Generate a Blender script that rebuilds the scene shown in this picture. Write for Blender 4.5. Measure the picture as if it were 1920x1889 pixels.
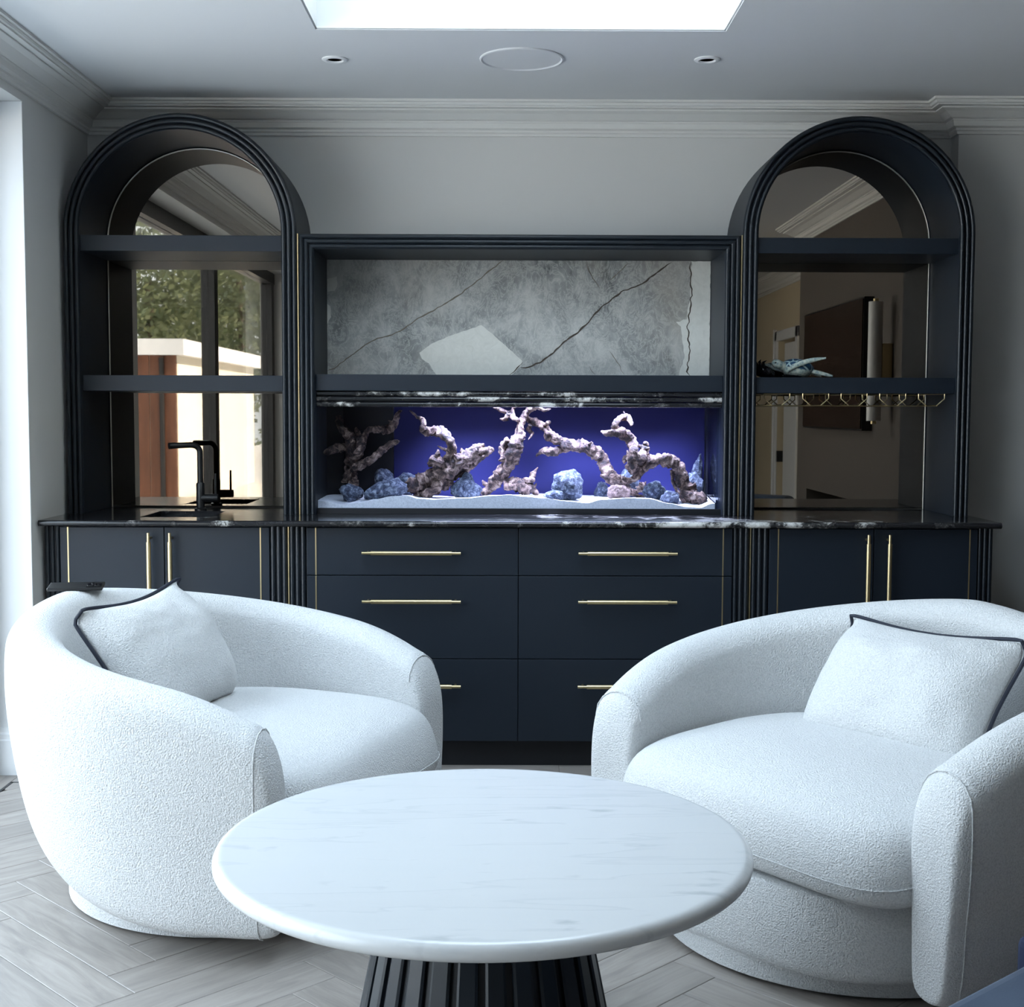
import bpy, bmesh, math, random
from mathutils import Vector, Matrix, noise
scene = bpy.context.scene
for o in list(bpy.data.objects):
    bpy.data.objects.remove(o, do_unlink=True)
COL = scene.collection
PI = math.pi
rnd = random.Random(7)

# ------------------------------------------------------------------ camera
F_PX, YAW, PITCH, ROLL, EYE = 2475.3, 0.00497, 0.07015, 0.0033, 1.315
cam = bpy.data.objects.new('camera', bpy.data.cameras.new('camera'))
COL.objects.link(cam)
cam.data.sensor_fit = 'HORIZONTAL'
cam.data.sensor_width = 36.0
cam.data.lens = F_PX * 36.0 / 1920.0
cam.data.clip_start = 0.02
fw = Vector((math.sin(YAW) * math.cos(PITCH), math.cos(YAW) * math.cos(PITCH), -math.sin(PITCH)))
rt = Vector((math.cos(YAW), -math.sin(YAW), 0))
up = rt.cross(fw)
rt, up = rt * math.cos(ROLL) + up * math.sin(ROLL), up * math.cos(ROLL) - rt * math.sin(ROLL)
cam.matrix_world = Matrix(((rt.x, up.x, -fw.x, 0), (rt.y, up.y, -fw.y, 0), (rt.z, up.z, -fw.z, EYE), (0, 0, 0, 1)))
scene.camera = cam

# ------------------------------------------------------------------ world, sun, portals, exposure
world = bpy.data.worlds.new('world')
scene.world = world
world.use_nodes = True
wn = world.node_tree.nodes
# thin bright overcast: brightest overhead, a little dimmer towards the horizon
_tc = wn.new('ShaderNodeTexCoord'); _sx = wn.new('ShaderNodeSeparateXYZ'); _cr = wn.new('ShaderNodeValToRGB')
world.node_tree.links.new(_tc.outputs['Generated'], _sx.inputs[0]); world.node_tree.links.new(_sx.outputs['Z'], _cr.inputs[0])
_cr.color_ramp.elements[0].position = 0.0; _cr.color_ramp.elements[0].color = (0.62, 0.72, 0.80, 1)
_cr.color_ramp.elements[1].position = 1.0; _cr.color_ramp.elements[1].color = (0.86, 1.08, 1.30, 1)
world.node_tree.links.new(_cr.outputs[0], wn['Background'].inputs[0])
wn['Background'].inputs[1].default_value = 1.0
sun = bpy.data.objects.new('sun', bpy.data.lights.new('sun', 'SUN'))
COL.objects.link(sun)
sun.data.energy = 6.0
sun.data.color = (1.0, 0.93, 0.82)
sun.data.angle = 0.01
sun.rotation_euler = Vector((-0.76, -0.10, -0.64)).to_track_quat('-Z', 'Y').to_euler()

def portal(name, loc, rot, sx, sy):
    l = bpy.data.lights.new(name, 'AREA')
    l.shape = 'RECTANGLE'; l.size = sx; l.size_y = sy; l.cycles.is_portal = True
    o = bpy.data.objects.new(name, l); COL.objects.link(o)
    o.location = loc; o.rotation_euler = rot
    return o
portal('skylight_portal', (0.045, 3.42, 2.92), (0, 0, 0), 1.36, 1.90)
portal('window_portal', (-1.945, 2.46, 1.19), (0, -PI / 2, 0), 2.42, 4.52)
scene.view_settings.view_transform = 'Standard'
scene.view_settings.look = 'None'
scene.view_settings.gamma = 1.0
scene.view_settings.use_curve_mapping = False
scene.view_settings.exposure = 2.82
scene.cycles.max_bounces = 10
scene.cycles.diffuse_bounces = 5
scene.cycles.transparent_max_bounces = 16
scene.cycles.use_denoising = True
scene.cycles.sample_clamp_indirect = 6.0
scene.cycles.caustics_reflective = False
scene.cycles.caustics_refractive = False

# ------------------------------------------------------------------ materials
def srgb(r, g, b):
    f = lambda c: (c / 12.92 if c <= 0.04045 else ((c + 0.055) / 1.055) ** 2.4)
    return (f(r / 255), f(g / 255), f(b / 255), 1)

class NT:
    """short hand for building node materials"""
    def __init__(s, name, color=(0.5, 0.5, 0.5, 1), rough=0.5, metal=0.0, spec=0.5):
        s.m = bpy.data.materials.new(name); s.m.use_nodes = True
        s.t = s.m.node_tree; s.b = s.t.nodes['Principled BSDF']
        s.b.inputs['Base Color'].default_value = color
        s.b.inputs['Roughness'].default_value = rough
        s.b.inputs['Metallic'].default_value = metal
        s.b.inputs['Specular IOR Level'].default_value = spec
    def n(s, typ, **kw):
        x = s.t.nodes.new(typ)
        for k, v in kw.items():
            if k in x.inputs.keys(): x.inputs[k].default_value = v
            else: setattr(x, k, v)
        return x
    def l(s, a, b): s.t.links.new(a, b)
    def coord(s, scale=(1, 1, 1), rot=(0, 0, 0), which='Object'):
        c = s.n('ShaderNodeTexCoord'); mp = s.n('ShaderNodeMapping')
        mp.inputs['Scale'].default_value = scale; mp.inputs['Rotation'].default_value = rot
        s.l(c.outputs[which], mp.inputs['Vector']); return mp.outputs['Vector']
    def noise(s, vec, scale, detail=4, rough=0.5, dist=0.0):
        x = s.n('ShaderNodeTexNoise'); x.inputs['Scale'].default_value = scale; x.inputs['Detail'].default_value = detail
        x.inputs['Roughness'].default_value = rough; x.inputs['Distortion'].default_value = dist
        if vec is not None: s.l(vec, x.inputs['Vector'])
        return x.outputs['Fac']
    def ramp(s, fac, stops):
        r = s.n('ShaderNodeValToRGB'); e = r.color_ramp.elements
        while len(e) < len(stops): e.new(0.5)
        for el, (p, c) in zip(e, stops):
            el.position = p; el.color = c if len(c) == 4 else (*c, 1)
        s.l(fac, r.inputs['Fac']); return r.outputs['Color']
    def mix(s, fac, a, b, mode='MIX'):
        x = s.n('ShaderNodeMix', data_type='RGBA', blend_type=mode)
        for v, i in ((fac, 0), (a, 6), (b, 7)):
            if hasattr(v, 'node'): s.l(v, x.inputs[i])
            else: x.inputs[i].default_value = v
        return x.outputs[2]
    def math(s, op, a, b=0.0):
        x = s.n('ShaderNodeMath', operation=op)
        for v, i in ((a, 0), (b, 1)):
            if hasattr(v, 'node'): s.l(v, x.inputs[i])
            else: x.inputs[i].default_value = v
        return x.outputs[0]
    def bump(s, h, strength=0.3, dist=0.01):
        b = s.n('ShaderNodeBump'); b.inputs['Strength'].default_value = strength; b.inputs['Distance'].default_value = dist
        s.l(h, b.inputs['Height']); s.l(b.outputs['Normal'], s.b.inputs['Normal']); return b
    def color(s, c): s.l(c, s.b.inputs['Base Color'])

def paint(name, col, rough=0.5, grain=60, amt=0.04, spec=0.4):
    k = NT(name, col, rough, spec=spec)
    if amt > 0:
        k.bump(k.noise(k.coord(), grain, 3), amt, 0.002)
    g = k.noise(k.coord(), 1.3, 2)
    k.color(k.mix(g, tuple(x * 0.96 for x in col[:3]) + (1,), tuple(min(1, x * 1.04) for x in col[:3]) + (1,)))
    return k.m
M = {}
M['wall'] = paint('wall_paint', (0.64, 0.64, 0.625, 1), 0.75, spec=0.2)
M['ceil'] = paint('ceiling_paint', (0.68, 0.69, 0.70, 1), 0.8, spec=0.2)
M['trim'] = paint('trim_paint', (0.70, 0.70, 0.68, 1), 0.6, amt=0, spec=0.25)
M['white'] = paint('white_gloss_paint', (0.80, 0.81, 0.82, 1), 0.45, spec=0.3)
M['cab'] = paint('dark_blue_charcoal_paint', (0.0098, 0.0150, 0.0235, 1), 0.45, 90, 0, 0.35)
M['flute'] = paint('dark_fluted_paint', (0.0085, 0.012, 0.017, 1), 0.34, 90, 0)
M['kick'] = paint('dark_plinth_paint', (0.008, 0.009, 0.012, 1), 0.5)
M['black'] = NT('matt_black_metal', (0.008, 0.008, 0.009, 1), 0.38, spec=0.5).m
M['blackgloss'] = NT('black_gloss', (0.006, 0.006, 0.008, 1), 0.12).m
M['frame'] = NT('black_window_frame', (0.012, 0.012, 0.013, 1), 0.4).m
M['navy'] = NT('navy_piping', (0.010, 0.014, 0.028, 1), 0.7).m
k = NT('brushed_brass', (0.72, 0.58, 0.33, 1), 0.32, 1.0)
k.bump(k.noise(k.coord((400, 400, 8)), 3, 2), 0.05, 0.001); M['brass'] = k.m
M['knurl'] = k.m
M['chimney'] = paint('dark_taupe_wall', (0.10, 0.085, 0.072, 1), 0.7)
M['creamwall'] = paint('cream_wall_paint', (0.62, 0.53, 0.38, 1), 0.75, spec=0.2)
M['shaft'] = paint('skylight_shaft_paint', (0.62, 0.63, 0.635, 1), 0.7, amt=0, spec=0.2)
M['mirror'] = NT('bronze_mirror', (0.30, 0.262, 0.222, 1), 0.012, 1.0).m
M['mirror_edge'] = NT('mirror_bevel_edge', (0.42, 0.40, 0.36, 1), 0.34, 1.0).m

def glass_mat(name, tint=(1, 1, 1, 1), refl=1.0):
    m = bpy.data.materials.new(name); m.use_nodes = True; t = m.node_tree; t.nodes.clear()
    o = t.nodes.new('ShaderNodeOutputMaterial'); mx = t.nodes.new('ShaderNodeMixShader')
    tr = t.nodes.new('ShaderNodeBsdfTransparent'); tr.inputs[0].default_value = tint
    gl = t.nodes.new('ShaderNodeBsdfGlossy'); gl.inputs['Roughness'].default_value = 0.0; gl.inputs[0].default_value = (refl, refl, refl, 1)
    lw = t.nodes.new('ShaderNodeLayerWeight'); lw.inputs[0].default_value = 0.5
    pw = t.nodes.new('ShaderNodeMath'); pw.operation = 'POWER'; pw.inputs[1].default_value = 5.0; t.links.new(lw.outputs['Facing'], pw.inputs[0])
    fr = t.nodes.new('ShaderNodeMath'); fr.operation = 'MULTIPLY_ADD'; fr.inputs[1].default_value = 0.96; fr.inputs[2].default_value = 0.04; t.links.new(pw.outputs[0], fr.inputs[0])
    t.links.new(fr.outputs[0], mx.inputs[0]); t.links.new(tr.outputs[0], mx.inputs[1]); t.links.new(gl.outputs[0], mx.inputs[2])
    t.links.new(mx.outputs[0], o.inputs[0]); return m
M['glass'] = glass_mat('clear_glass')
M['tankglass'] = glass_mat('aquarium_glass', (0.94, 0.96, 1, 1), 0.6)
M['darkglass'] = glass_mat('smoked_divider_glass', (0.42, 0.33, 0.34, 1), 0.5)

# upholstery
k = NT('ivory_boucle', (0.80, 0.80, 0.79, 1), 0.92, spec=0.15)
v = k.coord()
a = k.noise(v, 230, 2, 0.6, 0.0); b2 = k.noise(k.coord((40, 40, 220), (0, 0, 0.4)), 3.0, 2, 0.5, 0.3); c3 = k.noise(v, 3.0, 2)
k.color(k.ramp(a, [(0.34, (0.60, 0.605, 0.605)), (0.5, (0.685, 0.69, 0.69)), (0.64, (0.74, 0.742, 0.738))]))  # loop tone variation, with occlusion-like shade painted into the hollows
k.bump(k.math('ADD', k.math('MULTIPLY', a, 1.3), k.math('MULTIPLY', b2, 0.25)), 0.7, 0.0065)
k.b.inputs['Sheen Weight'].default_value = 0.25
M['boucle'] = k.m
k = NT('blue_velvet', (0.055, 0.085, 0.14, 1), 0.8, spec=0.2)
k.color(k.ramp(k.noise(k.coord(), 7, 3), [(0.3, (0.024, 0.042, 0.078)), (0.7, (0.042, 0.066, 0.11))]))
k.b.inputs['Sheen Weight'].default_value = 0.15; k.bump(k.noise(k.coord(), 220, 2), 0.2, 0.002); M['velvet'] = k.m
k = NT('shaded_navy_fabric', (0.012, 0.020, 0.055, 1), 0.85); k.bump(k.noise(k.coord(), 200, 2), 0.2, 0.002); M['shadefab'] = k.m
# white marble
k = NT('white_marble', (0.8, 0.8, 0.8, 1), 0.22)
v = k.coord((0.9, 6.5, 3.0), (0, 0, 0.06)); v2 = k.coord((1.0, 1.6, 1.0)); v3 = k.coord((2.2, 5.5, 3.0), (0, 0, -0.04))
s1 = k.noise(v, 1.7, 6, 0.5, 0.5); s2 = k.noise(v3, 3.6, 3, 0.5, 0.3); s3 = k.noise(v2, 1.4, 3)
c = k.ramp(s1, [(0.0, (0.60, 0.615, 0.62)), (0.49, (0.62, 0.63, 0.635)), (0.505, (0.565, 0.58, 0.59)), (0.525, (0.61, 0.62, 0.625)), (1.0, (0.65, 0.655, 0.66))])
c2 = k.ramp(s2, [(0.0, (0.6, 0.62, 0.64)), (0.25, (0.66, 0.68, 0.70)), (0.36, (1, 1, 1)), (1.0, (1, 1, 1))])
k.color(k.mix(k.math('MULTIPLY', s3, 1.1), c, c2, 'MULTIPLY')); M['marble'] = k.m
# black marble with white clouds
def blackmarble(name, thr, sc, big):
    k = NT(name, (0.01, 0.01, 0.012, 1), 0.13)
    oi = k.n('ShaderNodeObjectInfo'); ad = k.n('ShaderNodeVectorMath', operation='ADD'); cb = k.n('ShaderNodeCombineXYZ')
    k.l(k.math('MULTIPLY', oi.outputs['Random'], 30), cb.inputs[0]); k.l(k.coord(), ad.inputs[0]); k.l(cb.outputs[0], ad.inputs[1]); v = ad.outputs[0]
    a = k.noise(v, sc, 6, 0.6, 0.5); b = k.noise(v, big, 2, 0.5, 0.3); d = k.noise(v, sc * 5, 5, 0.75, 0.5)
    f = k.math('ADD', k.math('MULTIPLY', a, 0.50), k.math('MULTIPLY', b, 0.60))
    f = k.math('ADD', f, k.math('MULTIPLY', d, 0.22))
    k.color(k.ramp(f, [(0.0, (0.008, 0.008, 0.010)), (thr - 0.06, (0.012, 0.012, 0.014)), (thr - 0.01, (0.055, 0.053, 0.052)), (thr + 0.025, (0.40, 0.39, 0.37)), (thr + 0.08, (0.66, 0.65, 0.63))]))
    return k.m
M['blackmarble'] = blackmarble('black_and_white_marble', 0.735, 15, 1.7)
M['blacktrim'] = blackmarble('black_marble_moulding', 0.725, 17, 3.0)
# grey quartzite
k = NT('grey_quartzite', (0.4, 0.4, 0.4, 1), 0.16)
v = k.coord((1.0, 1.0, 1.0), (0, 0.7, 0)); vs = k.coord((1.25, 1.0, 0.85), (0, 0.75, 0)); v0 = k.coord()
a = k.noise(v, 2.2, 9, 0.62, 1.1); b = k.noise(vs, 5.5, 8, 0.68, 1.8); e = k.noise(v0, 1.5, 3, 0.5, 0.8); w2 = k.noise(vs, 13, 7, 0.7, 2.6)
c = k.ramp(a, [(0.32, (0.16, 0.17, 0.17)), (0.45, (0.31, 0.322, 0.315)), (0.57, (0.46, 0.47, 0.455)), (0.72, (0.62, 0.625, 0.60))])
c = k.mix(0.45, c, k.ramp(b, [(0.32, (0.12, 0.125, 0.125)), (0.48, (0.36, 0.365, 0.36)), (0.56, (0.52, 0.52, 0.50)), (0.7, (0.70, 0.70, 0.66))]))
c = k.mix(k.ramp(w2, [(0.46, (0, 0, 0)), (0.5, (0.65, 0.65, 0.65)), (0.54, (0, 0, 0))]), c, (0.62, 0.62, 0.585, 1))
c = k.mix(k.ramp(e, [(0.48, (0, 0, 0)), (0.72, (0.55, 0.55, 0.55))]), c, (0.36, 0.315, 0.255, 1))
k.color(c); M['quartz'] = k.m
k = NT('pale_stone_inclusion', (0.6, 0.6, 0.55, 1), 0.18)
a = k.noise(k.coord(), 26, 6, 0.7, 1.2)
k.color(k.ramp(a, [(0.2, (0.25, 0.24, 0.22)), (0.31, (0.66, 0.66, 0.61)), (0.6, (0.74, 0.74, 0.69)), (0.9, (0.80, 0.80, 0.76))])); M['pale'] = k.m
M['vein'] = NT('dark_stone_vein', (0.085, 0.070, 0.058, 1), 0.2).m
M['veinsoft'] = NT('brown_stone_vein', (0.20, 0.175, 0.145, 1), 0.2).m
# oak planks
k = NT('grey_oak', (0.4, 0.36, 0.32, 1), 0.38)
oi = k.n('ShaderNodeObjectInfo'); v = k.coord((2.0, 16.0, 4.0))
ad = k.n('ShaderNodeVectorMath', operation='ADD'); cb = k.n('ShaderNodeCombineXYZ')
k.l(k.math('MULTIPLY', oi.outputs['Random'], 40), cb.inputs[0]); k.l(k.math('MULTIPLY', oi.outputs['Random'], 17), cb.inputs[1])
k.l(v, ad.inputs[0]); k.l(cb.outputs[0], ad.inputs[1])
a = k.noise(ad.outputs[0], 2.2, 7, 0.62, 0.8)
c = k.ramp(a, [(0.25, (0.18, 0.162, 0.149)), (0.5, (0.285, 0.254, 0.228)), (0.75, (0.375, 0.339, 0.308))])
k.color(k.mix(k.math('MULTIPLY', oi.outputs['Random'], 0.40), c, (0.19, 0.17, 0.155, 1)))
k.bump(a, 0.08, 0.002); M['oak'] = k.m
M['inlay'] = NT('dark_floor_inlay', (0.02, 0.02, 0.022, 1), 0.4).m
M['gap'] = NT('floor_joint', (0.13, 0.115, 0.10, 1), 0.8).m
# aquarium
k = NT('white_sand', (0.75, 0.76, 0.78, 1), 0.9)
a = k.noise(k.coord(), 160, 3, 0.7); k.color(k.ramp(a, [(0.2, (0.50, 0.52, 0.56)), (0.6, (0.78, 0.79, 0.82))])); k.bump(a, 0.4, 0.003); M['sand'] = k.m
k = NT('blue_grey_lava_rock', (0.2, 0.24, 0.32, 1), 0.85)
v = k.coord(); a = k.noise(v, 60, 6, 0.75, 0.4); b = k.noise(v, 14, 3)
k.color(k.ramp(a, [(0.36, (0.010, 0.014, 0.035)), (0.5, (0.065, 0.085, 0.135)), (0.62, (0.26, 0.30, 0.37)), (0.72, (0.45, 0.50, 0.56))])); k.bump(a, 0.9, 0.012); M['rock'] = k.m
k = NT('brown_lava_rock', (0.2, 0.14, 0.13, 1), 0.85)
a = k.noise(k.coord(), 70, 6, 0.75, 0.4); k.color(k.ramp(a, [(0.3, (0.05, 0.035, 0.04)), (0.55, (0.25, 0.17, 0.15)), (0.75, (0.55, 0.44, 0.40))])); k.bump(a, 0.9, 0.01); M['brownrock'] = k.m
k = NT('driftwood', (0.4, 0.27, 0.2, 1), 0.75)
v = k.coord(); a = k.noise(v, 30, 6, 0.7, 0.6); b = k.noise(v, 90, 4, 0.7)
k.color(k.ramp(a, [(0.38, (0.010, 0.006, 0.008)), (0.47, (0.065, 0.037, 0.032)), (0.55, (0.22, 0.145, 0.115)), (0.64, (0.42, 0.315, 0.26)), (0.80, (0.62, 0.52, 0.45))])); k.bump(k.math('ADD', a, k.math('MULTIPLY', b, 0.5)), 1.0, 0.014); M['drift'] = k.m
M['tankback'] = paint('blue_aquarium_background', (0.0065, 0.0075, 0.085, 1), 0.6)
M['tankdark'] = paint('black_tank_panel', (0.008, 0.008, 0.012, 1), 0.5)
# others
M['tv'] = NT('screen_brown_reflection', (0.035, 0.022, 0.016, 1), 0.25).m
k = NT('lamp_glass', (0.8, 0.79, 0.76, 1), 0.35); M['lampglass'] = k.m
k = NT('cedar_boards', (0.3, 0.12, 0.05, 1), 0.6); k.color(k.ramp(k.noise(k.coord((6, 6, 0.6)), 3, 4), [(0.3, (0.11, 0.038, 0.018)), (0.7, (0.20, 0.075, 0.036))])); M['cedar'] = k.m
M['cream'] = paint('cream_render', (0.80, 0.72, 0.58, 1), 0.8)
M['fascia'] = paint('white_fascia', (0.8, 0.8, 0.8, 1), 0.6)
k = NT('paving', (0.4, 0.39, 0.37, 1), 0.8); k.color(k.ramp(k.noise(k.coord(), 2, 5), [(0.3, (0.42, 0.415, 0.41)), (0.7, (0.58, 0.57, 0.55))])); M['paving'] = k.m
k = NT('leaves', (0.1, 0.15, 0.04, 1), 0.6); k.color(k.ramp(k.noise(k.coord(), 1.5, 4), [(0.3, (0.06, 0.085, 0.035)), (0.7, (0.22, 0.25, 0.13))])); M['leaf'] = k.m
M['bark'] = paint('bark', (0.10, 0.075, 0.055, 1), 0.9)
M['hole'] = NT('black_void', (0.002, 0.002, 0.002, 1), 0.9).m

# ------------------------------------------------------------------ mesh helpers
class MB:
    def __init__(s): s.v = []; s.f = []
    def add(s, vs, fs):
        n = len(s.v); s.v += [tuple(x) for x in vs]; s.f += [tuple(i + n for i in f) for f in fs]; return s
    def box(s, x0, x1, y0, y1, z0, z1):
        vs = [(x, y, z) for z in (z0, z1) for y in (y0, y1) for x in (x0, x1)]
        return s.add(vs, [(0, 2, 3, 1), (4, 5, 7, 6), (0, 1, 5, 4), (2, 6, 7, 3), (0, 4, 6, 2), (1, 3, 7, 5)])
    def grid(s, rows, closed_u=False, closed_v=False, cap0=False, cap1=False):
        """rows: list of equally long point lists"""
        n = len(rows[0]); m = len(rows); fs = []
        for i in range(m if closed_v else m - 1):
            for j in range(n if closed_u else n - 1):
                fs.append((i * n + j, i * n + (j + 1) % n, ((i + 1) % m) * n + (j + 1) % n, ((i + 1) % m) * n + j))
        if cap0: fs.append(tuple(range(n - 1, -1, -1)))
        if cap1: fs.append(tuple((m - 1) * n + j for j in range(n)))
        return s.add([p for r in rows for p in r], fs)
    def tube(s, pts, rad, seg=8, closed=False, cap=True):
        pts = [Vector(p) for p in pts]; n = len(pts)
        rr = rad if isinstance(rad, (list, tuple)) else [rad] * n
        ref = Vector((0.13, 0.21, 0.97)).normalized(); prev = None; rows = []
        for i, p in enumerate(pts):
            t = (pts[(i + 1) % n] - pts[i - 1]) if (closed or 0 < i < n - 1) else (pts[1] - pts[0] if i == 0 else pts[-1] - pts[-2])
            t.normalize()
            if prev is None:
                a = t.cross(ref)
                if a.length < 0.1: a = t.cross(Vector((1, 0, 0)))
            else:
                a = prev - t * prev.dot(t)
            a.normalize(); prev = a; b = t.cross(a)
            rows.append([p + (a * math.cos(2 * PI * j / seg) + b * math.sin(2 * PI * j / seg)) * rr[i] for j in range(seg)])
        return s.grid(rows, closed_u=True, closed_v=closed, cap0=cap and not closed, cap1=cap and not closed)
    def cyl(s, p0, p1, r0, r1=None, seg=20): return s.tube([p0, p1], [r0, r1 if r1 is not None else r0], seg)
    def lathe(s, prof, cx=0, cy=0, seg=48, cap=True):
        rows = [[(cx + r * math.cos(2 * PI * j / seg), cy + r * math.sin(2 * PI * j / seg), z) for j in range(seg)] for r, z in prof]
        return s.grid(rows, closed_u=True, cap0=cap, cap1=cap)
    def prism(s, poly, y0, y1):
        """poly in x,z extruded along y"""
        n = len(poly); vs = [(x, y0, z) for x, z in poly] + [(x, y1, z) for x, z in poly]
        return s.add(vs, [tuple(range(n)), tuple(range(2 * n - 1, n - 1, -1))] + [(i, i + n, (i + 1) % n + n, (i + 1) % n) for i in range(n)])
    def prism_z(s, poly, z0, z1):
        n = len(poly); vs = [(x, y, z0) for x, y in poly] + [(x, y, z1) for x, y in poly]
        return s.add(vs, [tuple(range(n - 1, -1, -1)), tuple(range(n, 2 * n))] + [(i, (i + 1) % n, (i + 1) % n + n, i + n) for i in range(n)])
    def mesh(s, name, smooth=False, bevel=0.0, bseg=2, angle=0.6):
        me = bpy.data.meshes.new(name); me.from_pydata(s.v, [], s.f)
        bm = bmesh.new(); bm.from_mesh(me)
        bmesh.ops.recalc_face_normals(bm, faces=bm.faces)
        if bevel > 0:
            es = [e for e in bm.edges if len(e.link_faces) == 2 and e.calc_face_angle(0) > 0.5]
            bmesh.ops.bevel(bm, geom=es, offset=bevel, segments=bseg, profile=0.5, affect='EDGES', clamp_overlap=True)
        bm.to_mesh(me); bm.free()
        if smooth: me.polygons.foreach_set('use_smooth', [True] * len(me.polygons)); me.update()
        if smooth and angle: me.set_sharp_from_angle(angle=angle)
        return me

def obj(name, mb, mat, parent=None, smooth=False, bevel=0.0, bseg=2, angle=0.6, label=None):
    me = mb.mesh(name, smooth, bevel, bseg, angle) if isinstance(mb, MB) else mb
    if mat and not me.materials: me.materials.append(M[mat] if isinstance(mat, str) else mat)
    o = bpy.data.objects.new(name, me); COL.objects.link(o)
    if parent:
        o.parent = parent
    if label: o['label'] = label
    return o
def tag(o, label, cat, group=None):
    o['label'] = label; o['category'] = cat
    if group: o['group'] = group
    return o
def thing(name, label, cat, loc=(0, 0, 0), rz=0, group=None):
    o = bpy.data.objects.new(name, None); COL.objects.link(o); o.empty_display_size = 0.1
    o.location = loc; o.rotation_euler = (0, 0, rz)
    return tag(o, label, cat, group)
def rel(parent, o):
    """geometry of o was written in world coordinates; keep it there under a parent that only has a location"""
    o.location = -parent.location
    return o
def struct(name, mb, mat, parent=None, **kw):
    o = obj(name, mb, mat, parent, **kw)
    if not parent: o['kind'] = 'structure'
    return o
def part(name, mb, mat, parent, **kw):
    """part written in world coordinates below a thing whose Empty stands at its base"""
    return rel(parent, obj(name, mb, mat, parent, **kw))
def sub(name, mb, mat, parent, **kw):
    return obj(name, mb, mat, parent, **kw)
def bx(*a): return MB().box(*a)

# ================================================================== THE ROOM
ZC = 2.536; XL = -1.69; YB = 5.42; XR = 2.47; YR = -3.6
JAMB = 4.70; HEAD = 2.387; WEND = 0.235
CH = (1.95, 1.98, 4.34)           # chimney breast: face x, y range
STEP = (1.80, 5.335)              # the back wall steps forward here
# floor slab + herringbone planks
floor = struct('floor', bx(XL - 0.26, XR + 0.2, YR - 0.2, YB + 0.2, -0.10, -0.004), 'gap')
FX0, FX1, FY0, FY1 = -1.735, 1.93, 1.15, 4.585
def clip(poly, x0, x1, y0, y1):
    for ax, lim, sg in ((0, x0, 1), (0, x1, -1), (1, y0, 1), (1, y1, -1)):
        out = []
        for i in range(len(poly)):
            a, b = poly[i - 1], poly[i]
            ia, ib = (a[ax] - lim) * sg >= 0, (b[ax] - lim) * sg >= 0
            if ia != ib:
                t = (lim - a[ax]) / (b[ax] - a[ax]); out.append((a[0] + t * (b[0] - a[0]), a[1] + t * (b[1] - a[1])))
            if ib: out.append(b)
        poly = out
        if len(poly) < 3: return []
    return poly
W_, K_ = 0.125, 5
def plank_obj(poly, ang, name='plank'):
    cx = sum(p[0] for p in poly) / len(poly); cy = sum(p[1] for p in poly) / len(poly)
    ca, sa = math.cos(-ang), math.sin(-ang)
    lp = [((x - cx) * ca - (y - cy) * sa, (x - cx) * sa + (y - cy) * ca) for x, y in poly]
    ar = sum(lp[i - 1][0] * lp[i][1] - lp[i][0] * lp[i - 1][1] for i in range(len(lp))) / 2
    if abs(ar) < 0.002: return
    if ar < 0: lp.reverse()
    n = len(lp); mb = MB()
    ins = []
    for i in range(n):           # inset outline for the eased edge
        a, b, c = Vector(lp[i - 1]), Vector(lp[i]), Vector(lp[(i + 1) % n])
        n1 = Vector((-(b - a).y, (b - a).x)).normalized(); n2 = Vector((-(c - b).y, (c - b).x)).normalized()
        h = (n1 + n2); ins.append(b + h * (0.0016 / max(0.3, 1 + n1.dot(n2))))
    vs = [(x, y, -0.004) for x, y in lp] + [(x, y, -0.001) for x, y in lp] + [(p.x, p.y, 0.0) for p in ins]
    fs = [(i, (i + 1) % n, (i + 1) % n + n, i + n) for i in range(n)] + [(i + n, (i + 1) % n + n, (i + 1) % n + 2 * n, i + 2 * n) for i in range(n)] + [tuple(range(2 * n, 3 * n))]
    mb.add(vs, fs)
    o = obj(name, mb, 'oak', floor); o.location = (cx, cy, 0); o.rotation_euler = (0, 0, ang)
ca45 = math.sqrt(0.5)
def tow(u, v): return ((u - v) * ca45 + 0.05, (u + v) * ca45 + 2.9)
g_ = 0.0006
for m in range(-34, 35):
    for n in range(-6, 7):
        ou, ov = (m + n * K_) * W_, (m - n * K_) * W_
        for kind in (0, 1):
            if kind == 0: r = (ou, ou + K_ * W_, ov, ov + W_)
            else: r = (ou + K_ * W_, ou + (K_ + 1) * W_, ov + (1 - K_) * W_, ov + W_)
            q = [(r[0] + g_, r[2] + g_), (r[1] - g_, r[2] + g_), (r[1] - g_, r[3] - g_), (r[0] + g_, r[3] - g_)]
            q = clip([tow(*p) for p in q], FX0, FX1, FY0, FY1)
            if q: plank_obj(q, PI / 4 if kind == 0 else 3 * PI / 4)
obj('inlay_strip', MB().box(FX0 - 0.011, FX0 - 0.001, FY0, FY1 + 0.011, -0.004, 0).box(FX0 - 0.011, 1.93, FY1 + 0.001, FY1 + 0.011, -0.004, 0), 'inlay', floor)
for (x0, x1, y0, y1) in ((FX0 - 0.011, 0.2, FY1 + 0.012, 4.85), (0.201, 1.93, FY1 + 0.012, 4.85)):
    plank_obj([(x0, y0), (x1, y0), (x1, y1), (x0, y1)], 0)
for (y0, y1) in ((2.9, 4.85), (1.15, 2.899)):
    plank_obj([(-1.94, y0), (FX0 - 0.012, y0), (FX0 - 0.012, y1), (-1.94, y1)], PI / 2)
y = 1.149
while y > YR:
    plank_obj([(-1.94, y - 0.19), (XR, y - 0.19), (XR, y), (-1.94, y)], 0); y -= 0.1905
plank_obj([(1.931, 1.15), (XR, 1.15), (XR, 4.85), (1.931, 4.85)], PI / 2)

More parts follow.
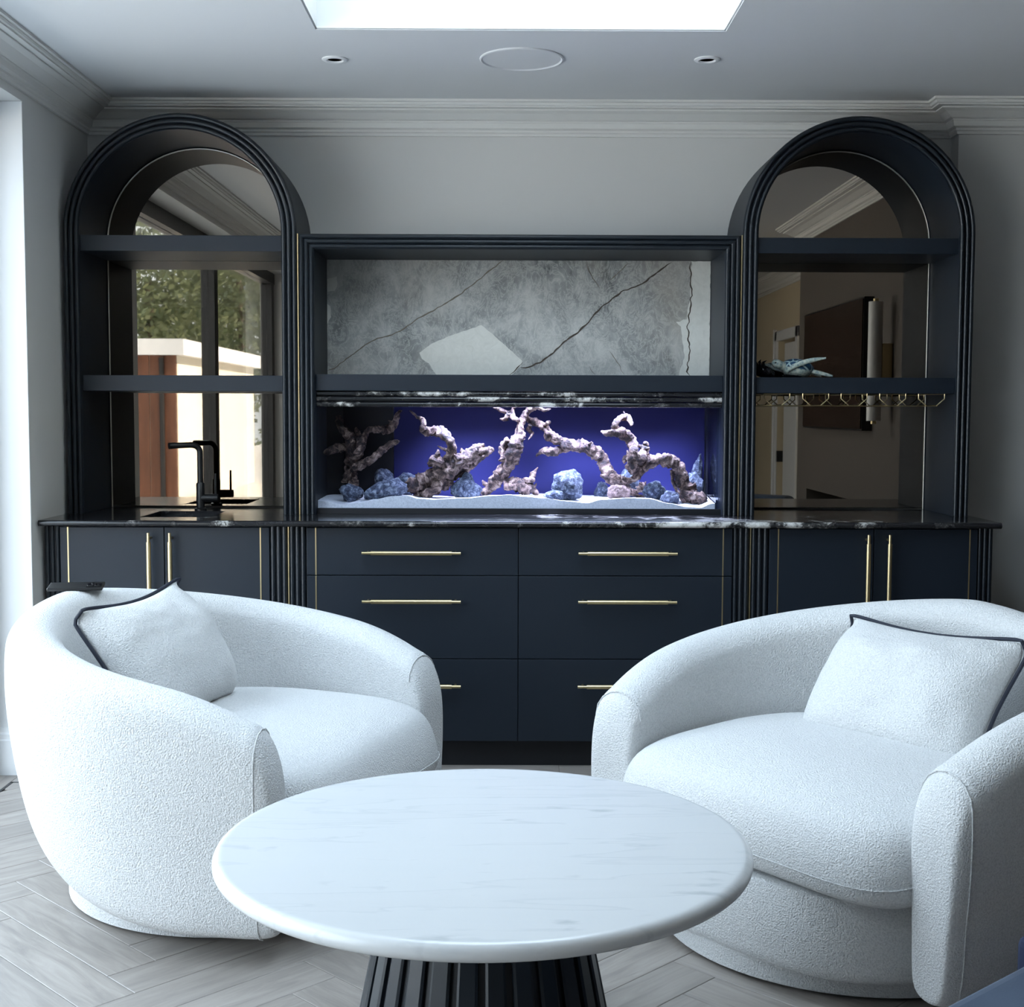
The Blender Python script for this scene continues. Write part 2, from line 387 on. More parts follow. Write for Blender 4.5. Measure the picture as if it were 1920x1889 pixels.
# walls
struct('wall_back', MB().box(XL - 0.26, STEP[0], YB, YB + 0.2, 0, ZC).box(STEP[0], XR + 0.2, STEP[1], YB + 0.2, 0, ZC), 'wall')
struct('wall_left', MB().box(XL - 0.26, XL, JAMB, YB, 0, ZC).box(XL - 0.26, XL, WEND, JAMB, HEAD, ZC).box(XL - 0.26, XL, YR, WEND, 0, ZC), 'wall')
struct('wall_alcove', bx(XR, XR + 0.2, CH[1], STEP[1], 0, ZC), 'chimney')
struct('wall_right', MB().box(XR, XR + 0.2, -0.45, CH[1], 0, ZC).box(XR, XR + 0.2, YR, -1.22, 0, ZC).box(XR, XR + 0.2, -1.22, -0.45, 1.95, ZC), 'creamwall')
struct('wall_rear', bx(XL - 0.26, XR + 0.2, YR - 0.2, YR, 0, ZC), 'chimney')
FP = (2.27, 3.75, 0.40, 0.82)    # fireplace opening y0,y1,z0,z1
struct('wall_chimney', MB().box(CH[0], XR, CH[1], FP[0], 0, ZC).box(CH[0], XR, FP[1], CH[2], 0, ZC).box(CH[0], XR, FP[0], FP[1], FP[3], ZC).box(CH[0], XR, FP[0], FP[1], 0, FP[2]).box(CH[0] + 0.3, XR, FP[0], FP[1], FP[2], FP[3]), 'chimney')
# ceiling with skylight shaft
SX0, SX1, SY0, SY1 = -0.616, 0.706, 2.50, 4.345
struct('ceiling', MB().box(XL - 0.26, SX0, YR - 0.2, YB + 0.2, ZC, ZC + 0.30).box(SX1, XR + 0.2, YR - 0.2, YB + 0.2, ZC, ZC + 0.30).box(SX0, SX1, SY1, YB + 0.2, ZC, ZC + 0.30).box(SX0, SX1, YR - 0.2, SY0, ZC, ZC + 0.30), 'ceil')
sk = struct('window_2', MB().box(SX0 - 0.0, SX0 + 0.006, SY0, SY1, ZC + 0.004, ZC + 0.36).box(SX1 - 0.006, SX1, SY0, SY1, ZC + 0.004, ZC + 0.36).box(SX0, SX1, SY1 - 0.006, SY1, ZC + 0.004, ZC + 0.36).box(SX0, SX1, SY0, SY0 + 0.006, ZC + 0.004, ZC + 0.36), 'shaft')
obj('pane', bx(SX0, SX1, SY0, SY1, ZC + 0.36, ZC + 0.372), 'glass', sk)

# cornice, one run for each wall, mitred at the corners
PATH = [(XL, YR), (XL, YB), (STEP[0], YB), STEP, (XR, STEP[1]), (XR, CH[2]), (CH[0], CH[2]), (CH[0], CH[1]), (XR, CH[1]), (XR, YR)]
PATH = PATH[::-1]                 # interior on the left
CPROF = [(0, 2.418), (0.010, 2.418), (0.012, 2.428), (0.018, 2.432), (0.018, 2.440), (0.030, 2.446), (0.034, 2.464), (0.038, 2.468), (0.038, 2.472), (0.050, 2.476), (0.062, 2.484), (0.078, 2.494), (0.096, 2.500), (0.100, 2.502), (0.100, 2.507), (0.122, 2.509), (0.122, 2.514), (0.130, 2.516), (0.134, 2.522), (0.134, 2.525), (0.143, 2.527), (0.143, ZC)]
BPROF = [(0, 0.17), (0.010, 0.17), (0.012, 0.155), (0.018, 0.148), (0.018, 0.130), (0.021, 0.126), (0.021, 0.0)]
def miter(i):
    n = len(PATH); a, b, c = (Vector(PATH[(i + k) % n]) for k in (-1, 0, 1))
    t1, t2 = (b - a).normalized(), (c - b).normalized()
    n1, n2 = Vector((-t1.y, t1.x)), Vector((-t2.y, t2.x))
    return n1 + n2 if abs(t1.dot(t2)) < 0.5 else n1
tn = 1
for i in range(len(PATH)):
    a, b = Vector(PATH[i]), Vector(PATH[(i + 1) % len(PATH)]); ma, mb_ = miter(i), miter((i + 1) % len(PATH))
    rows = [[(p.x + d * mm.x, p.y + d * mm.y, z) for d, z in CPROF] for p, mm in ((a, ma), (b, mb_))]
    struct('trim_%d' % tn, MB().grid(rows), 'trim'); tn += 1
# baseboards: reveal beside the window, left wall, right wall
def base_run(name, a, b, nx, ny, h=1.0):
    rows = [[(p[0] + d * nx, p[1] + d * ny, z * h) for d, z in BPROF] for p in (a, b)]
    return struct(name, MB().grid(rows), 'white')
base_run('baseboard_left', (XL, 4.83), (XL, JAMB - 0.021), 1, 0)
base_run('baseboard_reveal', (XL + 0.021, JAMB), (XL - 0.17, JAMB), 0, -1)
base_run('baseboard_right', (1.815, STEP[1]), (XR, STEP[1]), 0, -1)
base_run('baseboard_chimney', (CH[0], CH[2]), (CH[0], CH[1]), -1, 0)
base_run('baseboard_far', (XR, YR), (XR, -1.33), -1, 0)
struct('trim_reveal', MB().box(XL - 0.17, XL - 0.001, JAMB - 0.004, JAMB + 0.001, 0.0, HEAD - 0.001), 'white')
# sliding window wall on the left
GX = -1.885
win = struct('window_1', MB().box(GX - 0.05, GX + 0.05, WEND, JAMB, 2.305, HEAD).box(GX - 0.05, GX + 0.05, WEND, JAMB, -0.01, 0.035), 'frame')
for yp in (JAMB - 0.04, 2.33, WEND + 0.045):
    obj('post', bx(GX - 0.045, GX + 0.045, yp - 0.045, yp + 0.045, 0.035, 2.305), 'frame', win, bevel=0.004)
for y0, y1 in ((2.375, JAMB - 0.085), (0.325, 2.285)):
    obj('pane', bx(GX - 0.006, GX + 0.006, y0, y1, 0.035, 2.305), 'glass', win)
# door on the far right wall
dr = struct('door_1', bx(XR + 0.05, XR + 0.09, -1.19, -0.48, 0.0, 1.93), 'white', bevel=0.003)
obj('architrave', MB().box(XR - 0.02, XR, -1.31, -1.22, 0, 2.04).box(XR - 0.02, XR, -0.45, -0.36, 0, 2.04).box(XR - 0.02, XR, -1.31, -0.36, 1.95, 2.04).box(XR - 0.03, XR, -1.33, -1.30, 0, 2.06), 'white', dr, bevel=0.004)
obj('hinge', bx(XR - 0.004, XR + 0.05, -1.222, -1.19, 0.86, 0.96), 'black', dr)

# ceiling fittings
sp = thing('ceiling_speaker', 'flat round white speaker grille set in the ceiling', 'speaker', (0.052, 4.684, ZC))
part('rim', MB().lathe([(0.146, ZC), (0.146, ZC - 0.004), (0.141, ZC - 0.006), (0.136, ZC - 0.002), (0.136, ZC)], 0.052, 4.684, 64, cap=False), 'ceil', sp, smooth=True)
part('grille', MB().lathe([(0.001, ZC - 0.003), (0.10, ZC - 0.003), (0.136, ZC - 0.002)], 0.052, 4.684, 64), 'ceil', sp, smooth=True)
for x, yy, lab in ((-0.599, 4.70, 'small recessed ceiling downlight left of the round speaker'), (0.696, 4.68, 'small recessed ceiling downlight right of the round speaker')):
    d = thing('downlight', lab, 'light', (x, yy, ZC), group='recessed ceiling downlights')
    part('rim', MB().lathe([(0.045, ZC), (0.045, ZC - 0.003), (0.040, ZC - 0.006), (0.030, ZC - 0.006), (0.024, ZC - 0.001)], x, yy, 40, cap=False), 'white', d, smooth=True)
    part('lens', MB().lathe([(0.001, ZC - 0.0015), (0.027, ZC - 0.0015)], x, yy, 32), 'black', d)

# ================================================================== CABINETRY (symmetrical about CX)
CX = 0.052; YF = 4.78; YC = 5.05; YM = 5.40
def gold(x0, x1, z0, z1, y): return bx(x0, x1, y - 0.0015, y + 0.004, z0, z1)
def flute_v(x, w, z0, z1, y, seg=8):
    """one vertical half round"""
    pr = [(x - w / 2 * math.cos(PI * k / seg), y - w * 0.55 * math.sin(PI * k / seg)) for k in range(seg + 1)]
    pr = [(x - w / 2, y + 0.006)] + pr + [(x + w / 2, y + 0.006)]
    return MB().prism_z(pr, z0, z1)
def bar_handle(p0, p1, parent):
    """knurled bar with slimmer ends on two posts"""
    p0, p1 = Vector(p0), Vector(p1); d = (p1 - p0).normalized(); L = (p1 - p0).length; e = 0.033
    mb = MB()
    mb.cyl(p0, p0 + d * e, 0.0055, seg=14).cyl(p1 - d * e, p1, 0.0055, seg=14).cyl(p0 + d * e, p1 - d * e, 0.0082, seg=16)
    for t in (e * 0.6, L - e * 0.6):
        q = p0 + d * t; mb.cyl(q, q + Vector((0, 0.033, 0)), 0.0048, seg=10)
    h = obj('handle', mb, 'brass', parent, smooth=True); return h
ZT, ZU, ZP = 0.893, 0.893, 0.100
def base_unit(name, label, xa, xb, flute_l, flute_r, kind):
    t = thing(name, label, 'cabinet', ((xa + xb) / 2, YF, 0), group='fitted base cabinets')
    off = Vector((-(xa + xb) / 2, -YF, 0))
    part('body', bx(xa + 0.002, xb - 0.002, YF + 0.022, YB - 0.003, ZP, ZU), 'cab', t)
    part('plinth', bx(xa + 0.004, xb - 0.004, YF + 0.05, YF + 0.068, 0, ZP), 'kick', t)
    for (a, b) in [r for r in (flute_l, flute_r) if r]:
        n = 3; w = (b - a) / n
        part('pilaster', bx(a, b, YF + 0.010, YF + 0.022, ZP, ZU), 'flute', t)
        for i in range(n):
            part('flute', flute_v(a + w * (i + 0.5), w * 0.86, ZP, ZU, YF + 0.010), 'flute', t, smooth=True, angle=1.2)
    return t
# left and right door cabinets
for sg, nm in ((-1, 'left'), (1, 'right')):
    X = lambda v: CX + sg * v
    rng = lambda a, b: (min(X(a), X(b)), max(X(a), X(b)))
    lab = 'dark blue-black base cabinet with two doors under the sink and tap' if sg < 0 else 'dark blue-black base cabinet with two doors below the turtle shelf'
    xa, xb = rng(0.842, 1.727)
    t = base_unit('base_cabinet', lab, xa, xb, rng(0.844, 0.908), rng(1.671, 1.727), 'doors')
    for (a, b, hx, gx) in ((0.910, 1.2895, 1.263, 0.942), (1.2925, 1.669, 1.340, 1.640)):
        a_, b_ = rng(a, b)
        d = part('door', bx(a_, b_, YF, YF + 0.020, ZP + 0.003, ZU - 0.004), 'cab', t, bevel=0.0012)
        h = bar_handle((X(hx), YF - 0.033, 0.515), (X(hx), YF - 0.033, 0.871), d)
        sub('brass_inlay', gold(X(gx) - 0.0022, X(gx) + 0.0022, ZP + 0.003, ZU - 0.004, YF), 'brass', d)
# drawer unit in the middle
t = base_unit('drawer_cabinet', 'wide dark blue-black drawer unit with six brass-handled drawers', CX - 0.841, CX + 0.841, (CX - 0.838, CX - 0.777), (CX + 0.777, CX + 0.838), 'drawers')
for sg in (-1, 1):
    part('brass_strip', gold(CX + sg * 0.8405 - 0.002, CX + sg * 0.8405 + 0.002, ZP, ZU, YF + 0.002), 'brass', t)
    for z0, z1, hz in ((0.103, 0.4065, 0.312), (0.4095, 0.7135, 0.623), (0.7165, 0.889, 0.800)):
        a, b = sorted((CX + sg * 0.0015 - 0.004, CX + sg * 0.774))
        d = part('drawer', bx(a, b, YF, YF + 0.020, z0, z1), 'cab', t, bevel=0.0012)
        xc = CX + sg * 0.392
        bar_handle((xc - 0.179, YF - 0.033, hz), (xc + 0.179, YF - 0.033, hz), d)
        sub('brass_inlay', gold(CX + sg * 0.741 - 0.0022, CX + sg * 0.741 + 0.0022, z0, z1, YF), 'brass', d)

# worktop with sink cut-out
ZW0, ZW1 = 0.894, 0.916
SKX, SKY = (-1.36, -1.10), (4.90, 5.20)
wt = thing('countertop', 'black marble countertop with white cloudy veining across all cabinets', 'countertop', (CX, 5.1, ZW0))
def slab(x0, x1, y0, y1): return MB().box(x0, x1, y0, y1, ZW0, ZW1)
wx0, wx1 = CX - 1.735, CX + 1.742
mb = MB().box(wx0, SKX[0], 4.752, YB - 0.002, ZW0, ZW1).box(SKX[1], wx1, 4.752, YB - 0.002, ZW0, ZW1).box(SKX[0], SKX[1], 4.752, SKY[0], ZW0, ZW1).box(SKX[0], SKX[1], SKY[1], YB - 0.002, ZW0, ZW1)
part('slab', mb, 'blackmarble', wt)
zc_ = (ZW0 + ZW1) / 2; r_ = (ZW1 - ZW0) / 2
pr = [(4.752, ZW1)] + [(4.752 - r_ * 1.1 * math.sin(PI * k / 8), zc_ + r_ * math.cos(PI * k / 8)) for k in range(1, 8)] + [(4.752, ZW0)]
part('bullnose_edge', MB().grid([[(x, yy, z) for yy, z in pr] for x in (wx0, wx1)], cap0=True, cap1=True), 'blackmarble', wt, smooth=True, angle=1.2)
snk = thing('sink', 'small black undermount sink sunk in the countertop below the tap', 'sink', ((SKX[0] + SKX[1]) / 2, (SKY[0] + SKY[1]) / 2, 0.75))
mb = MB(); a, b, c, d = SKX[0], SKX[1], SKY[0], SKY[1]
mb.box(a - 0.012, a + 0.001, c - 0.012, d + 0.012, 0.75, ZW0 - 0.001).box(b - 0.001, b + 0.012, c - 0.012, d + 0.012, 0.75, ZW0 - 0.001).box(a, b, c - 0.012, c + 0.001, 0.75, ZW0 - 0.001).box(a, b, d - 0.001, d + 0.012, 0.75, ZW0 - 0.001).box(a - 0.012, b + 0.012, c - 0.012, d + 0.012, 0.74, 0.752)
part('bowl', mb, 'blackgloss', snk)
part('drain', MB().lathe([(0.04, 0.752), (0.04, 0.755), (0.03, 0.756), (0.001, 0.754)], (a + b) / 2, (c + d) / 2, 24), 'black', snk)
# tap
FXc, FYc = -1.215, 5.255
tp = thing('tap', 'matt black kitchen tap with right-angled spout behind the sink', 'tap', (FXc, FYc, ZW1))
part('base', MB().lathe([(0.024, ZW1), (0.024, ZW1 + 0.006), (0.0165, ZW1 + 0.010), (0.0165, ZW1 + 0.105), (0.0135, ZW1 + 0.110)], FXc, FYc, 28), 'black', tp, smooth=True)
pts = [(FXc, FYc, ZW1 + 0.10), (FXc, FYc, ZW1 + 0.230)]
for kk in range(1, 9):
    a = kk / 8 * PI / 2; pts.append((FXc - 0.030 * (1 - math.cos(a)), FYc - 0.02 * (1 - math.cos(a)), ZW1 + 0.230 + 0.030 * math.sin(a)))
pts += [(FXc - 0.085, FYc - 0.055, ZW1 + 0.258)]
part('spout', MB().tube(pts, 0.0115, 16), 'black', tp, smooth=True)
part('spout_head', MB().cyl((FXc - 0.083, FYc - 0.0535, ZW1 + 0.2585), (FXc - 0.105, FYc - 0.069, ZW1 + 0.257), 0.0125, 0.013, 18), 'black', tp, smooth=True)
hb = part('lever_body', MB().cyl((FXc + 0.005, FYc, ZW1 + 0.048), (FXc + 0.070, FYc, ZW1 + 0.048), 0.0165, seg=22), 'black', tp, smooth=True)
sub('lever', MB().tube([(FXc + 0.060, FYc, ZW1 + 0.05), (FXc + 0.060, FYc, ZW1 + 0.146)], [0.005, 0.0042], 10), 'black', hb, smooth=True)

# arched shelf units
R_O, R_I, ZS = 0.441, 0.381, 1.985
def arch_pts(cx, r, z0, seg=40):
    return [(cx - r, z0)] + [(cx - r * math.cos(PI * k / seg), ZS + r * math.sin(PI * k / seg)) for k in range(seg + 1)] + [(cx + r, z0)]
for sg in (-1, 1):
    ax = CX + sg * 1.284
    lab = 'tall dark arched shelf unit with bronze mirror behind the tap' if sg < 0 else 'tall dark arched shelf unit with turtle figurine and glass rack'
    t = thing('arched_shelf_unit', lab, 'shelf', (ax, YC, ZW1), group='arched shelf units')
    # arch shell
    o_, i_ = arch_pts(ax, R_O, ZW1 + 0.0005), arch_pts(ax, R_I, ZW1 + 0.0005)
    rows = [[(x, yy, z) for (x, z), yy in ((o_[j], YC), (o_[j], YB - 0.001), (i_[j], YB - 0.001), (i_[j], YC))] for j in range(len(o_))]
    part('arch_shell', MB().grid(rows, closed_u=True, cap0=True, cap1=True), 'cab', t, smooth=True, angle=0.5)
    # three half-round mouldings on the face
    for q in range(3):
        rc = R_I + 0.010 + 0.02 * q; hw = 0.0092
        rows = []
        path = arch_pts(ax, 1.0, ZW1 + 0.0005)
        base_z = ZW1 + 0.0005
        def pos(j, r, nn=40):
            if j == 0: return (ax - r, base_z)
            if j == nn + 2: return (ax + r, base_z)
            an = PI * (j - 1) / nn; return (ax - r * math.cos(an), ZS + r * math.sin(an))
        for j in range(43):
            row = []
            for kk in range(9):
                an = PI * kk / 8; r = rc - hw * math.cos(an); x, z = pos(j, r)
                row.append((x, YC - 0.012 * math.sin(an), z))
            x, z = pos(j, rc + hw); row.append((x, YC + 0.004, z)); x, z = pos(j, rc - hw); row.append((x, YC + 0.004, z))
            rows.append(row)
        part('arch_moulding', MB().grid(rows, closed_u=True, cap0=True, cap1=True), 'flute', t, smooth=True, angle=0.9)
    # mirror: bronze glass with a bevelled edge, filling the back
    mp = arch_pts(ax, R_I - 0.001, ZW1 + 0.0025)
    mi = arch_pts(ax, R_I - 0.007, ZW1 + 0.007)
    mir = part('mirror', MB().prism(mi, YM, YB - 0.006), 'mirror', t)
    rows = [[(a[0], YM + 0.005, a[1]), (b[0], YM, b[1]), (b[0], YM + 0.008, b[1])] for a, b in zip(mp + [mp[0]], mi + [mi[0]])]
    sub('bevelled_edge', MB().grid(rows), 'mirror_edge', mir)
    bead = arch_pts(ax, R_I - 0.004, ZW1 + 0.001)
    sub('edge_bead', MB().tube([(x, YM - 0.003, z) for x, z in bead], 0.0028, 6), 'mirror_edge', mir, smooth=True)
    for z0, z1 in ((1.915, 1.974), (1.386, 1.446)):
        part('shelf', bx(ax - R_I + 0.0005, ax + R_I - 0.0005, YC + 0.012, YM - 0.003, z0, z1), 'cab', t, bevel=0.0015)
    gx = CX + sg * 0.8395
    part('brass_strip', gold(gx - 0.002, gx + 0.002, ZW1 + 0.0005, 1.98, YC - 0.006), 'brass', t)

# aquarium surround in the middle
t = thing('aquarium_surround', 'dark framed surround with stone panel above the glowing aquarium', 'cabinet', (CX, YC, ZW1))
FO, FI, ZFO, ZFI = 0.836, 0.779, 1.980, 1.924
oo = [(CX - FO, ZW1 + 0.0005), (CX - FO, ZFO), (CX + FO, ZFO), (CX + FO, ZW1 + 0.0005)]
ii = [(CX - FI, ZW1 + 0.0005), (CX - FI, ZFI), (CX + FI, ZFI), (CX + FI, ZW1 + 0.0005)]
part('frame_box', MB().grid([[(o_[0], YC, o_[1]), (o_[0], YB - 0.001, o_[1]), (i_[0], YB - 0.001, i_[1]), (i_[0], YC, i_[1])] for o_, i_ in zip(oo, ii)], closed_u=True, cap0=True, cap1=True), 'cab', t)
for q in range(3):
    e = FI + 0.0095 + 0.019 * q; ez = ZFI + 0.0095 + 0.0187 * q; hw = 0.0088; rows = []
    for cxs, cz, sx, sz in ((-1, 0, 1, 0), (-1, 1, 1, 1), (1, 1, 1, 1), (1, 0, 1, 0)):
        row = []
        for kk in range(9):
            an = PI * kk / 8; d_ = -hw * math.cos(an)
            row.append((CX + cxs * (e + d_), YC - 0.011 * math.sin(an), (ez + d_) if cz else ZW1 + 0.0005))
        for d_ in (hw, -hw): row.append((CX + cxs * (e + d_), YC + 0.004, (ez + d_) if cz else ZW1 + 0.0005))
        rows.append(row)
    part('frame_moulding', MB().grid(rows, closed_u=True, cap0=True, cap1=True), 'flute', t, smooth=True, angle=0.9)
part('shelf', bx(CX - FI + 0.001, CX + FI - 0.001, YC + 0.018, YM - 0.002, 1.390, 1.452), 'cab', t, bevel=0.0015)
for q in range(3):
    zc2 = 1.379 - 0.0205 * q; pr = [(YC + 0.034, zc2 + 0.0098)] + [(YC + 0.034 - 0.010 * math.sin(PI * kk / 8), zc2 + 0.0098 * math.cos(PI * kk / 8)) for kk in range(1, 8)] + [(YC + 0.034, zc2 - 0.0098), (YC + 0.05, zc2 - 0.0098), (YC + 0.05, zc2 + 0.0098)]
    part('marble_moulding', MB().grid([[(x, yy, z) for yy, z in pr] for x in (CX - FI + 0.002, CX + FI - 0.002)], closed_u=True, cap0=True, cap1=True), 'blacktrim', t, smooth=True, angle=0.9)
part('lower_rail', bx(CX - FI + 0.001, CX + FI - 0.001, YC + 0.03, YC + 0.045, ZW1 + 0.0005, 0.938), 'kick', t)
# stone panel with pale inclusions and veins
sl = part('stone_panel', bx(CX - FI + 0.001, CX + FI - 0.001, YM + 0.002, YB - 0.003, 1.453, 1.923), 'quartz', t)
def jag(poly, amt, n=6):
    out = []
    for i in range(len(poly)):
        a, b = Vector(poly[i]), Vector(poly[(i + 1) % len(poly)]); L = (b - a).length; m = max(1, int(L / 0.012))
        nr = Vector((-(b - a).y, (b - a).x)).normalized()
        for j in range(m):
            p = a + (b - a) * j / m; s = noise.noise(Vector((p.x * 60, p.y * 60, 3.1)))
            out.append(p + nr * s * amt * (0 if j == 0 else 1))
    return [(min(max(p.x, CX - FI + 0.002), CX + FI - 0.002), min(max(p.y, 1.4535), 1.9225)) for p in out]
for poly, am in (([(-0.352, 1.549), (-0.299, 1.588), (-0.231, 1.617), (-0.1, 1.662), (-0.046, 1.618), (0.066, 1.519), (0.061, 1.497), (0.017, 1.454), (-0.279, 1.454), (-0.299, 1.481), (-0.313, 1.506), (-0.342, 1.525)], 0.003),
                 ([(0.751, 1.922), (0.829, 1.922), (0.829, 1.454), (0.704, 1.454), (0.713, 1.495), (0.727, 1.533), (0.722, 1.582), (0.716, 1.62), (0.711, 1.659), (0.691, 1.678), (0.735, 1.688), (0.739, 1.736), (0.748, 1.775), (0.749, 1.842)], 0.008),
                 ([(-0.726, 1.844), (-0.685, 1.856), (-0.685, 1.815), (-0.695, 1.798), (-0.726, 1.793)], 0.004), ([(-0.727, 1.745), (-0.713, 1.736), (-0.71, 1.692), (-0.727, 1.663)], 0.004)):
    poly = jag(poly, am)
    ar = sum(poly[i - 1][0] * poly[i][1] - poly[i][0] * poly[i - 1][1] for i in range(len(poly)))
    sub('pale_inclusion', MB().prism(poly, YM + 0.0012, YM + 0.002), 'pale', sl)
def vein(pts, w, mat, amp=0.004):
    c = []
    for i in range(len(pts) - 1):
        a, b = Vector(pts[i]), Vector(pts[i + 1]); m = max(2, int((b - a).length / 0.008))
        c += [a + (b - a) * j / m for j in range(m)]
    c.append(Vector(pts[-1]))
    L, Rr = [], []
    for i, p in enumerate(c):
        tdir = (c[min(i + 1, len(c) - 1)] - c[max(i - 1, 0)]).normalized(); nr = Vector((-tdir.y, tdir.x))
        q = p + nr * amp * noise.noise(Vector((p.x * 45, p.y * 45, 8))); ww = w * (0.55 + 0.9 * abs(noise.noise(Vector((p.x * 30, p.y * 30, 1.3)))))
        ww *= min(1, (i + 1) / 4, (len(c) - i) / 4)
        f = lambda v: (min(max(v.x, CX - FI + 0.002), CX + FI - 0.002), YM + 0.0006, min(max(v.y, 1.4535), 1.9225))
        L.append(f(q + nr * ww / 2)); Rr.append(f(q - nr * ww / 2))
    sub('vein', MB().grid([L, Rr, [(x, YM + 0.0022, z) for x, _, z in Rr], [(x, YM + 0.0022, z) for x, _, z in L]], closed_v=True), mat, sl)
V1 = [(-0.013, 1.922), (-0.066, 1.882), (-0.124, 1.834), (-0.173, 1.795), (-0.231, 1.757), (-0.299, 1.718), (-0.357, 1.689), (-0.415, 1.645), (-0.464, 1.621), (-0.522, 1.606), (-0.57, 1.582), (-0.629, 1.538), (-0.697, 1.485), (-0.728, 1.475)]
V2 = [(0.669, 1.918), (0.611, 1.875), (0.554, 1.831), (0.467, 1.798), (0.419, 1.759), (0.375, 1.725), (0.337, 1.677), (0.284, 1.628), (0.235, 1.594), (0.187, 1.546), (0.139, 1.512), (0.09, 1.492), (0.06, 1.49)]
V3 = [(0.745, 1.918), (0.749, 1.861), (0.753, 1.784), (0.745, 1.726), (0.738, 1.669), (0.743, 1.611), (0.747, 1.553), (0.742, 1.504), (0.745, 1.458)]
vein(V1, 0.006, 'veinsoft'); vein(V2, 0.0075, 'vein'); vein(V3, 0.006, 'vein', 0.010)
vein([(0.325, 1.917), (0.335, 1.879), (0.36, 1.84), (0.381, 1.812)], 0.004, 'veinsoft'); vein([(0.495, 1.913), (0.461, 1.879), (0.418, 1.841)], 0.004, 'veinsoft')
vein([(0.42, 1.56), (0.455, 1.513), (0.48, 1.463)], 0.003, 'veinsoft'); vein([(0.338, 1.498), (0.363, 1.462)], 0.003, 'veinsoft'); vein([(0.07, 1.512), (0.012, 1.456)], 0.004, 'vein')

# ---------------------------------------------------------------- aquarium
TX0, TX1, TY0, TY1, TZ0, TZ1 = -0.712, 0.806, 5.095, 5.385, 0.9375, 1.375
aq = thing('aquarium', 'long glowing blue aquarium with driftwood, rocks and white sand', 'aquarium', ((TX0 + TX1) / 2, TY0, ZW1))
part('front_glass', bx(TX0 - 0.03, TX1 + 0.02, TY0 - 0.010, TY0 - 0.002, TZ0 - 0.02, TZ1), 'tankglass', aq)
part('side_glass', bx(TX0 - 0.030, TX0 - 0.022, TY0, TY1, TZ0 - 0.02, TZ1), 'tankglass', aq)
part('side_glass', bx(TX1 + 0.008, TX1 + 0.016, TY0, TY1, TZ0 - 0.02, TZ1), 'tankglass', aq)
part('back_panel', bx(-0.455, TX1 + 0.005, TY1, TY1 + 0.008, TZ0, TZ1), 'tankback', aq)
part('dark_panel', bx(TX0 - 0.028, -0.456, TY1 - 0.01, TY1 + 0.008, TZ0, TZ1), 'tankdark', aq)  # black panels at the left end, where the blue background stops
part('dark_panel', bx(TX0 - 0.022, TX0 - 0.016, TY0 + 0.005, TY1 - 0.011, TZ0, TZ1), 'tankdark', aq)
hood = part('light_hood', MB().box(-0.44, TX1 - 0.03, TY0 + 0.07, TY1 - 0.05, TZ1 + 0.002, TZ1 + 0.012), 'black', aq)
ld = bpy.data.lights.new('aquarium_led', 'AREA'); ld.shape = 'RECTANGLE'; ld.size = TX1 - 0.06 + 0.30; ld.size_y = 0.12; ld.energy = 3.6; ld.spread = 1.75; ld.color = (0.64, 0.70, 1.0)
lo = bpy.data.objects.new('aquarium_led', ld); COL.objects.link(lo); lo.location = ((TX1 - 0.06 - 0.30) / 2, 5.19, TZ1 - 0.004); lo.parent = None
# sand bed
SAND = [(-0.73, 0.968), (-0.71, 0.965), (-0.632, 0.95), (-0.565, 0.959), (-0.501, 0.97), (-0.447, 0.982), (-0.379, 0.985), (-0.337, 0.974), (-0.278, 0.972), (-0.152, 0.977), (-0.068, 0.986), (0.016, 0.99), (0.067, 0.984), (0.152, 0.978), (0.236, 0.967), (0.312, 0.959), (0.383, 0.974), (0.489, 0.979), (0.552, 0.977), (0.637, 0.958), (0.7, 0.946), (0.751, 0.942), (0.801, 0.959), (0.82, 0.962)]
def sand_z(x, yy=5.12):
    for (a, za), (b, zb) in zip(SAND, SAND[1:]):
        if a <= x <= b:
            u = (x - a) / (b - a); u = u * u * (3 - 2 * u); z = za + (zb - za) * u; break
    else: z = 0.96
    w = max(0, min(1, (yy - 5.13) / 0.2)); z2 = 0.972 + 0.006 * math.sin(x * 9)
    return z * (1 - w) + z2 * w + 0.002 * noise.noise(Vector((x * 25, yy * 25, 0)))
nx_, ny_ = 120, 12
rows = []
for j in range(ny_ + 1):
    yy = TY0 + 0.001 + (TY1 - 0.012 - TY0) * j / ny_
    rows.append([(TX0 - 0.013 + (TX1 + 0.006 - TX0 + 0.012) * i / nx_, yy, sand_z(TX0 - 0.013 + (TX1 + 0.018 - TX0) * i / nx_, yy)) for i in range(nx_ + 1)])
bot = [[(x, yy, TZ0 + 0.0005) for x, yy, z in rows[0]]]
sd = part('sand', MB().grid(bot + rows), 'sand', aq, smooth=True, angle=0.8)
